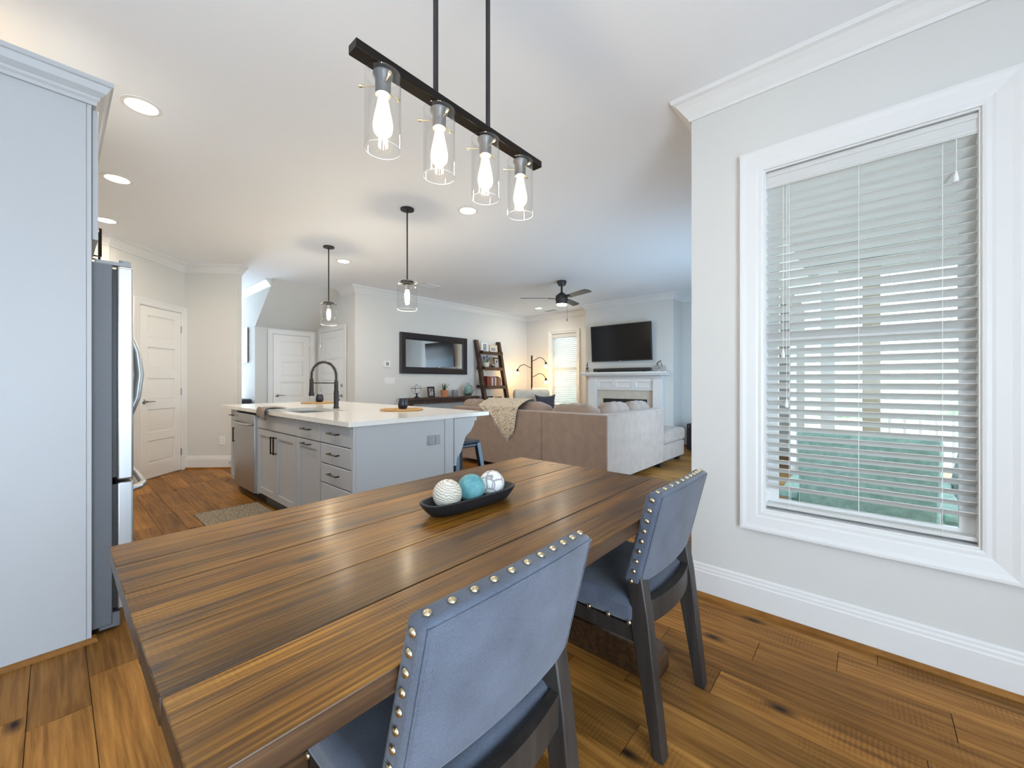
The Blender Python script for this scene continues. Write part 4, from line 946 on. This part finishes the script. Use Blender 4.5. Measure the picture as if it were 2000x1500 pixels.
# placemats and mugs
for k,(x_,y_) in enumerate(((2.195,5.17),(2.17,3.30))):
    pm = root('placemat', ['round woven placemat at the far end of the island','round woven placemat at the near end of the island'][k], 'placemat', (x_,y_,CTZ), 0, 'woven placemats on the island')
    for i in range(9): ob('coil', MB().tube([((.022+.021*i)*math.cos(a*PI/18),(.022+.021*i)*math.sin(a*PI/18),.0105+.001*math.sin(a*4)) for a in range(36)],.0095 if i else .010,5,True).xf(Matrix.Diagonal((1,1,.6,1))), M['jute'], pm)
    mg = root('mug', ['dark stoneware cup on the far placemat','dark stoneware cup on the near placemat'][k], 'cup', (x_+.01,y_,CTZ+.011), 0, 'dark cups on the island')
    ob('cup', MB().lathe([(0,0),(.034,0),(.044,.02),(.048,.045),(.044,.075),(.038,.095),(.034,.095),(.040,.07),(.042,.045),(.036,.015),(0,.012)],20), M['mug'], mg, smooth=True)
    ob('rim', MB().tube([(.036*math.cos(a*PI/10),.036*math.sin(a*PI/10),.095) for a in range(20)],.0025,5,True), M['black'], mg)
# pendants over the island
def glass_cyl(rad, z0, z1, lip=True, th=.0025):
    return MB().lathe([(rad,z0),(rad,z1)],28)
for k,(x_,y_) in enumerate(((2.16,4.81),(2.168,3.21))):
    zc = PY([642,795][k],[592,551][k],y_).z
    pd = root('pendant_light', ['clear glass pendant light over the far end of the island','clear glass pendant light over the near end of the island'][k], 'pendant light', (x_,y_,CEIL), 0, 'pendants over the island')
    zz = zc-CEIL
    ob('canopy', MB().lathe([(0,0),(.062,0),(.062,-.014),(.01,-.018)],24), M['black'], pd, smooth=True)
    ob('rod', MB().tube([(0,0,-.01),(0,0,zz+.01)],.007,8), M['black'], pd)
    ob('holder', MB().lathe([(.008,.012),(.060,.010),(.060,-.012),(.03,-.014),(.03,-.024),(0,-.024)],18,(0,0,zz)), M['blackmetal'], pd, smooth=True)
    for a in range(3): ob('thumb_screw', MB().tube([(.043*math.cos(a*2.1),.043*math.sin(a*2.1),zz),(.094*math.cos(a*2.1),.094*math.sin(a*2.1),zz-.012)],.0035,6), M['blackmetal'], pd)
    ob('socket', MB().lathe([(.017,-.022),(.017,-.075),(0,-.075)],14,(0,0,zz)), M['nickel'], pd)
    ob('bulb', MB().lathe([(.012,-.07),(.016,-.085),(.021,-.11),(.021,-.155),(.014,-.175),(0,-.182)],14,(0,0,zz)), M['pendbulb'], pd, smooth=True)
    sh = ob('shade', MB().lathe([(.090,-.002),(.090,-.255)],32,(0,0,zz)), M['glass'], pd, smooth=True)
    ob('shade_rim', MB().tube([(.090*math.cos(a*PI/16),.090*math.sin(a*PI/16),zz-.255) for a in range(32)],.0012,5,True), M['rimglass'], sh, smooth=True)
    ob('shade_rim', MB().tube([(.090*math.cos(a*PI/16),.090*math.sin(a*PI/16),zz-.002) for a in range(32)],.0010,5,True), M['rimglass'], sh, smooth=True)
# counter stool under the overhang
stl = root('counter_stool', 'dark metal counter stool tucked under the island overhang', 'stool', (2.62,3.02,0))
gm = mat('gunmetal', (.05,.06,.075), .35, .7)
ob('seat', MB().box(-.155,.155,-.155,.155,.60,.63), gm, stl, bevel=.02, seg=3); ob('seat_rim', MB().box(-.15,.15,-.15,.15,.565,.60), gm, stl, bevel=.01)
for a,b2 in ((-1,-1),(1,-1),(-1,1),(1,1)): ob('leg', MB().prism([(-.022,-.022),(.022,-.022),(.022,.022),(-.022,.022)],'z',0,.60).xf(Matrix(((1,0,-a*.12,a*.205),(0,1,-b2*.12,b2*.205),(0,0,1,0),(0,0,0,1)))), gm, stl)
for z_ in (.22,):
    for s_ in (-1,1): ob('brace', MB().box(-.18,.18,s_*.18-.008,s_*.18+.008,z_-.015,z_+.015), gm, stl); ob('brace', MB().box(s_*.18-.008,s_*.18+.008,-.18,.18,z_-.015,z_+.015), gm, stl)
rg = root('kitchen_rug', 'speckled brown woven runner rug on the floor in front of the sink', 'rug', (.83,3.35,0))
ob('weave', MB().box(0,.50,0,1.17,.001,.011), M['rug'], rg, bevel=.003); [ob('border', MB().box(-.006,.506,y_,y_+.016,.001,.0125), M['rug'], rg) for y_ in (-.006,1.16)]

# hallway bits
pf = pframe('framed black-and-white print on the bright hallway wall', (XL-.012,8.36,1.53), -PI/2, .42, .62, M['greyplate'], .03, 0, .05)
hb_ = root('hall_bench', 'dark upholstered bench against the hallway wall', 'bench', (XL-.22,8.2,0), -PI/2)
ob('cushion', MB().box(-.30,.30,-.17,.20,.82,.90), M['navy'], hb_, bevel=.02); ob('frame', MB().box(-.29,.29,-.16,.19,.74,.82), M['darkwood'], hb_)
for a,b2 in ((-1,-1),(1,-1),(-1,1),(1,1)): ob('leg', MB().box(a*.26-.02,a*.26+.02,b2*.13-.02,b2*.13+.02,0,.74), M['darkwood'], hb_)

# ================================================================== DINING TABLE
TX0, TX1, TY0, TY1, TZ = .098, 1.845, .560, 1.556, .75
dt = root('dining_table', 'rustic stained wooden plank dining table in the foreground', 'table', ((TX0+TX1)/2,(TY0+TY1)/2,0))
ox, oy = (TX0+TX1)/2, (TY0+TY1)/2
js = [TY0,.756,.945,1.18,1.372,TY1]
for i in range(5):
    y0, y1 = js[i]+.0010, js[i+1]-.0010
    me = MB().box(TX0+random.uniform(0,.003)-ox, TX1-random.uniform(0,.003)-ox, y0-oy, y1-oy, TZ-.042, TZ-random.choice([0,.0006,.001])).mesh('table_plank'); me_attr(me, [.55,.25,.8,.62,.4][i])
    me.materials.append(M['tablewood']); me.materials.append(M['tabledark'])
    for pl in me.polygons: pl.material_index = 0 if abs(pl.normal.z) > .5 else 1
    ob('table_plank', me, M['tablewood'], dt, bevel=.0022, seg=2)
ob('apron', MB().box(TX0+.20-ox,TX1-.20-ox,-.30,-.26,TZ-.125,TZ-.043).box(TX0+.20-ox,TX1-.20-ox,.26,.30,TZ-.125,TZ-.043), M['tabledark'], dt)
for s_ in (-1,1):
    cx = s_*.665
    l = ob('trestle_foot', MB().prism([(-.43,0),(-.43,.055),(-.40,.10),(-.33,.125),(.33,.125),(.40,.10),(.43,.055),(.43,0)],'x',cx-.07,cx+.07), M['tabledark'], dt, bevel=.006)
    ob('trestle_post', MB().box(cx-.06,cx+.06,-.15,-.03,.125,TZ-.13).box(cx-.06,cx+.06,.03,.15,.125,TZ-.13), M['tabledark'], dt, bevel=.005)
    ob('trestle_cap', MB().prism([(-.36,TZ-.043),(-.36,TZ-.075),(-.28,TZ-.13),(.28,TZ-.13),(.36,TZ-.075),(.36,TZ-.043)],'x',cx-.06,cx+.06), M['tabledark'], dt, bevel=.005)
ob('stretcher', MB().box(-.605,.605,-.025,.025,.18,.28), M['tabledark'], dt, bevel=.005)

# tray and balls
ta = Vector((.80,1.085)); tb_ = Vector((1.20,1.075)); tc_ = (ta+tb_)/2; tang = math.atan2((tb_-ta).y,(tb_-ta).x)
ty = root('dough_bowl', 'long dark carved wooden bowl on the dining table', 'bowl', (tc_.x,tc_.y,TZ), tang)
def oval(hx, hy, n=40, p=2.9):
    return [(hx*abs(math.cos(2*PI*i/n))**(2/p)*(1 if math.cos(2*PI*i/n)>=0 else -1), hy*abs(math.sin(2*PI*i/n))**(2/p)*(1 if math.sin(2*PI*i/n)>=0 else -1)) for i in range(n)]
rings = [(.150,.036,.0),(.175,.050,.006),(.196,.062,.028),(.208,.070,.046),(.206,.0685,.049),(.198,.061,.048),(.182,.050,.028),(.150,.034,.014)]
b = MB(); n = 40
for hx,hy,z_ in rings: b.v += [(x_,y_,z_) for x_,y_ in oval(hx,hy,n)]
for i in range(len(rings)-1):
    for k in range(n): b.f.append((i*n+k,i*n+(k+1)%n,(i+1)*n+(k+1)%n,(i+1)*n+k))
b.f.append(tuple(reversed(range(n)))); b.f.append(tuple((len(rings)-1)*n+k for k in range(n)))
ob('bowl', b, M['tray'], ty, smooth=True)
def ballmat(name, kind):
    m = bpy.data.materials.new(name); m.use_nodes = True; N, L = m.node_tree.nodes, m.node_tree.links; b = N['Principled BSDF']; tc = N.new('ShaderNodeTexCoord')
    r = N.new('ShaderNodeValToRGB'); e = r.color_ramp.elements
    if kind == 'bands':
        n = N.new('ShaderNodeTexWave'); n.bands_direction = 'Z'; n.inputs['Scale'].default_value = 42; n.inputs['Distortion'].default_value = 6; n.inputs['Detail'].default_value = 5
        e[0].position, e[0].color = .05, (.50,.38,.22,1); e[1].position, e[1].color = .35, (.78,.76,.70,1)
    elif kind == 'teal':
        n = N.new('ShaderNodeTexNoise'); n.inputs['Scale'].default_value = 28; n.inputs['Detail'].default_value = 6
        e[0].position, e[0].color = .3, (.075,.27,.31,1); e[1].position, e[1].color = .65, (.19,.46,.48,1)
    else:
        n = N.new('ShaderNodeTexVoronoi'); n.feature = 'DISTANCE_TO_EDGE'; n.inputs['Scale'].default_value = 24
        e[0].position, e[0].color = .02, (.30,.29,.31,1); e[1].position, e[1].color = .09, (.80,.79,.77,1)
    ns = N.new('ShaderNodeTexNoise'); ns.inputs['Scale'].default_value = 14; ad = N.new('ShaderNodeVectorMath'); ad.operation = 'MULTIPLY_ADD'; ad.inputs[1].default_value = (.03,.03,.03)
    L.new(tc.outputs['Object'], ns.inputs[0]); L.new(ns.outputs['Color'], ad.inputs[0]); L.new(tc.outputs['Object'], ad.inputs[2])
    L.new(ad.outputs[0], n.inputs[0]); L.new(n.outputs[0], r.inputs[0]); L.new(r.outputs[0], b.inputs['Base Color']); b.inputs['Roughness'].default_value = .55
    bp = N.new('ShaderNodeBump'); bp.inputs['Strength'].default_value = .5; bp.inputs['Distance'].default_value = .003; L.new(n.outputs[0], bp.inputs['Height']); L.new(bp.outputs[0], b.inputs['Normal'])
    return m
for (off, rad, kind, lb) in ((-.108,.050,'bands','cream and gold banded decorative ball in the dark bowl'),(.0,.050,'teal','teal decorative ball in the middle of the dark bowl'),(.104,.048,'crackle','white crackled decorative ball at the far end of the dark bowl')):
    o = ob('decorative_ball', MB().ball((0,0,0),rad,32,20), ballmat('ball_'+kind, kind), smooth=True); o.location = (tc_.x+off*math.cos(tang),tc_.y+off*math.sin(tang),TZ+.0145+rad); tag(o, lb, 'decoration', 'balls in the bowl')
    if kind == 'bands': o.rotation_euler = (.25,.15,0)

# ================================================================== CHAIRS
def chair(x0, label):
    wd = .47; r = root('dining_chair', label, 'chair', (x0+wd/2,.742,0), 0, 'nailhead chairs at the dining table')
    oy_ = .75; zt, zb = .855, .535; yt, yb = .468, .548     # rear face top/bottom in world y
    bulge = .022
    def rear(u, z):      # rear surface y
        k = (z-zb)/(zt-zb); a = 2*u-1
        return yb+(yt-yb)*k+bulge*(a*a-1)*.9+.018 - oy_
    nu, nv = 14, 8
    def pt(u, v, side):
        z = zb+(zt-zb)*v; a = 2*u-1; z += -.012*(a*a)*(v) + (-.0)
        return (a*wd/2*(1-.00*v), rear(u, z)+side*(.058-.006*v), z+side*.004)
    b = MB(); b.grid(lambda u,v: pt(u,v,0), nu, nv); m0 = len(b.v); b.grid(lambda u,v: pt(u,v,1), nu, nv)
    idx = lambda i,j,o: o+i*(nv+1)+j
    for i in range(nu):
        b.f.append((idx(i,0,0),idx(i+1,0,0),idx(i+1,0,m0),idx(i,0,m0))); b.f.append((idx(i,nv,0),idx(i+1,nv,0),idx(i+1,nv,m0),idx(i,nv,m0)))
    for j in range(nv):
        b.f.append((idx(0,j,0),idx(0,j+1,0),idx(0,j+1,m0),idx(0,j,m0))); b.f.append((idx(nu,j,0),idx(nu,j+1,0),idx(nu,j+1,m0),idx(nu,j,m0)))
    bk = ob('backrest', b, M['linen'], r, bevel=.013, seg=3)
    # welt seam along the rear edge
    loop = [pt(i/nu,1,0) for i in range(nu+1)]; 
    ob('seam', MB().tube([(p[0]*.975,p[1]+.001,p[2]-.008) for p in loop],.0018,5).tube([(pt(0,j/nv,0)[0]*.975,pt(0,j/nv,0)[1]+.001,pt(0,j/nv,0)[2]-.006) for j in range(nv+1)],.0018,5).tube([(pt(1,j/nv,0)[0]*.975,pt(1,j/nv,0)[1]+.001,pt(1,j/nv,0)[2]-.006) for j in range(nv+1)],.0018,5), M['linen'], bk)
    nail = MB().ball((0,0,0),.0080,12,8,(1,1,.7)).mesh('nail', True); nail.materials.append(M['brass'])
    for i in range(11):
        u = .04+.92*i/10; p = pt(u,1,.5); inst('nail', nail, bk, (p[0],p[1],p[2]+.001))
    for sx_ in (0,1):
        for j in range(9):
            p = pt(sx_,.03+.90*j/8,.5); inst('nail', nail, bk, (p[0]+(.001 if sx_ else -.001),p[1],p[2]), (0,PI/2,0))
    # seat
    seat = ob('seat', MB().box(-.235,.235,-.175,.25,.395,.485), M['linen'], r, bevel=.028, seg=4)
    for sx_ in (-1,1):
        for j in range(6): inst('nail', nail, seat, (sx_*.2355,-.15+.075*j,.407), (0,PI/2,0))
    ob('seat_rail', MB().box(-.225,.225,-.165,.24,.345,.394), M['chairleg'], r)
    for sx_ in (-1,1):
        xa = sx_*.208
        # rear leg: follows the back's rake, then kicks out to the floor
        pr_ = [(rear(.5,.60)+.040,.60),(rear(.5,.60)-.002+.0,.60),(-.205,.43),(-.252,0),(-.212,0),(-.150,.43)]
        pr_ = [(rear(.06,.56)+.052,.585),(rear(.06,.56)+.006,.575),(-.212,.44),(-.262,0),(-.228,0),(-.150,.42)]
        ob('leg', MB().prism(pr_,'x',xa-.024,xa+.024), M['chairleg'], r, bevel=.004)
        ob('leg', MB().prism([(.195,0),(.225,0),(.24,.345),(.19,.345)],'x',xa-.024,xa+.018), M['chairleg'], r, bevel=.004)
    def rail(u, v):
        a = 2*u-1; return (a*.19, -.20-.024*(1-a*a)+(.0 if v < .5 else .0), .40+.075*v)
    b = MB(); nn = 10
    for sd in (0,1):
        b.grid(lambda u,v: (rail(u,v)[0],rail(u,v)[1]+sd*.024,rail(u,v)[2]), nn, 1)
    k0 = (nn+1)*2
    for i in range(nn):
        b.f.append((i*2,(i+1)*2,k0+(i+1)*2,k0+i*2)); b.f.append((i*2+1,(i+1)*2+1,k0+(i+1)*2+1,k0+i*2+1))
    b.f.append((0,1,k0+1,k0)); b.f.append((nn*2,nn*2+1,k0+nn*2+1,k0+nn*2))
    ob('back_rail', b, M['chairleg'], r)
    return r
chair(.357, 'slate linen dining chair with brass nailheads nearest the camera')
chair(1.252, 'slate linen dining chair with brass nailheads nearest the large window')

# ================================================================== LINEAR CHANDELIER
LY = 1.06; LZ = PY(690,103,LY).z
LX0, LX1 = PY(688,103,LY).x, PY(1050,318,LY).x
lc = root('linear_chandelier', 'black bar chandelier with four clear glass shades over the dining table', 'chandelier', ((LX0+LX1)/2,LY,CEIL))
mx_ = (LX0+LX1)/2; bz = (PY(690,103,LY).z+PY(1050,318,LY).z)/2-CEIL
bar_bz = mat('oil_rubbed_bronze', (.020,.016,.014), .32, .85)
hl = (LX1-LX0)/2
ob('bar', MB().box(-hl,hl,-.022,.022,bz-.012,bz+.014), bar_bz, lc, bevel=.0015)
for px in (851,953):
    xr = PY(px,200,LY).x-mx_; ob('rod', MB().box(xr-.006,xr+.006,-.006,.006,bz+.012,0), M['black'], lc)
ob('canopy', MB().box(-.15,.15,-.055,.055,-.025,0), M['black'], lc, bevel=.002)
for i,px in enumerate((748,858,948,1016)):
    xs = PY(px,(150,220,275,318)[i],LY).x-mx_
    s_ = ob('lamp_holder', MB().lathe([(.010,bz-.010),(.010,bz-.022),(.029,bz-.024),(.029,bz-.030),(.0225,bz-.040),(.0215,bz-.085),(0,bz-.085)],20,(xs,0,0)), mat('pewter_socket', (.16,.155,.155), .4, .6), lc, smooth=True)
    ob('bulb', MB().lathe([(.0125,-.083),(.0135,-.092),(.019,-.120),(.026,-.155),(.029,-.175),(.026,-.192),(.016,-.204),(0,-.208)],18,(xs,0,bz)), M['bulbenv'], s_, smooth=True)
    for k in range(7):
        a = 2*PI*k/7; ob('filament', MB().tube([(xs+.006*math.cos(a),.006*math.sin(a),bz-.100),(xs+.013*math.cos(a+.5),.013*math.sin(a+.5),bz-.180)],.0016,5), M['bulbglass'], s_)
    g_ = ob('glass_shade', MB().lathe([(.051,bz-.028),(.051,bz-.244)],32,(xs,0,0)), M['glass'], lc, smooth=True)
    ob('shade_rim', MB().tube([(xs+.051*math.cos(a*PI/16),.051*math.sin(a*PI/16),bz-.244) for a in range(32)],.0009,5,True), M['rimglass'], g_, smooth=True)
    ob('shade_rim', MB().tube([(xs+.051*math.cos(a*PI/16),.051*math.sin(a*PI/16),bz-.028) for a in range(32)],.0008,5,True), M['glass'], g_, smooth=True)
    for k in range(3):
        a = math.radians(135+120*k); ca, sa = math.cos(a), math.sin(a)
        ob('thumb_screw', MB().tube([(xs+.021*ca,.021*sa,bz-.060),(xs+.060*ca,.060*sa,bz-.060)],.0022,6).tube([(xs+.058*ca,.058*sa,bz-.060),(xs+.068*ca,.068*sa,bz-.060)],.0050,8), M['brass'], s_)
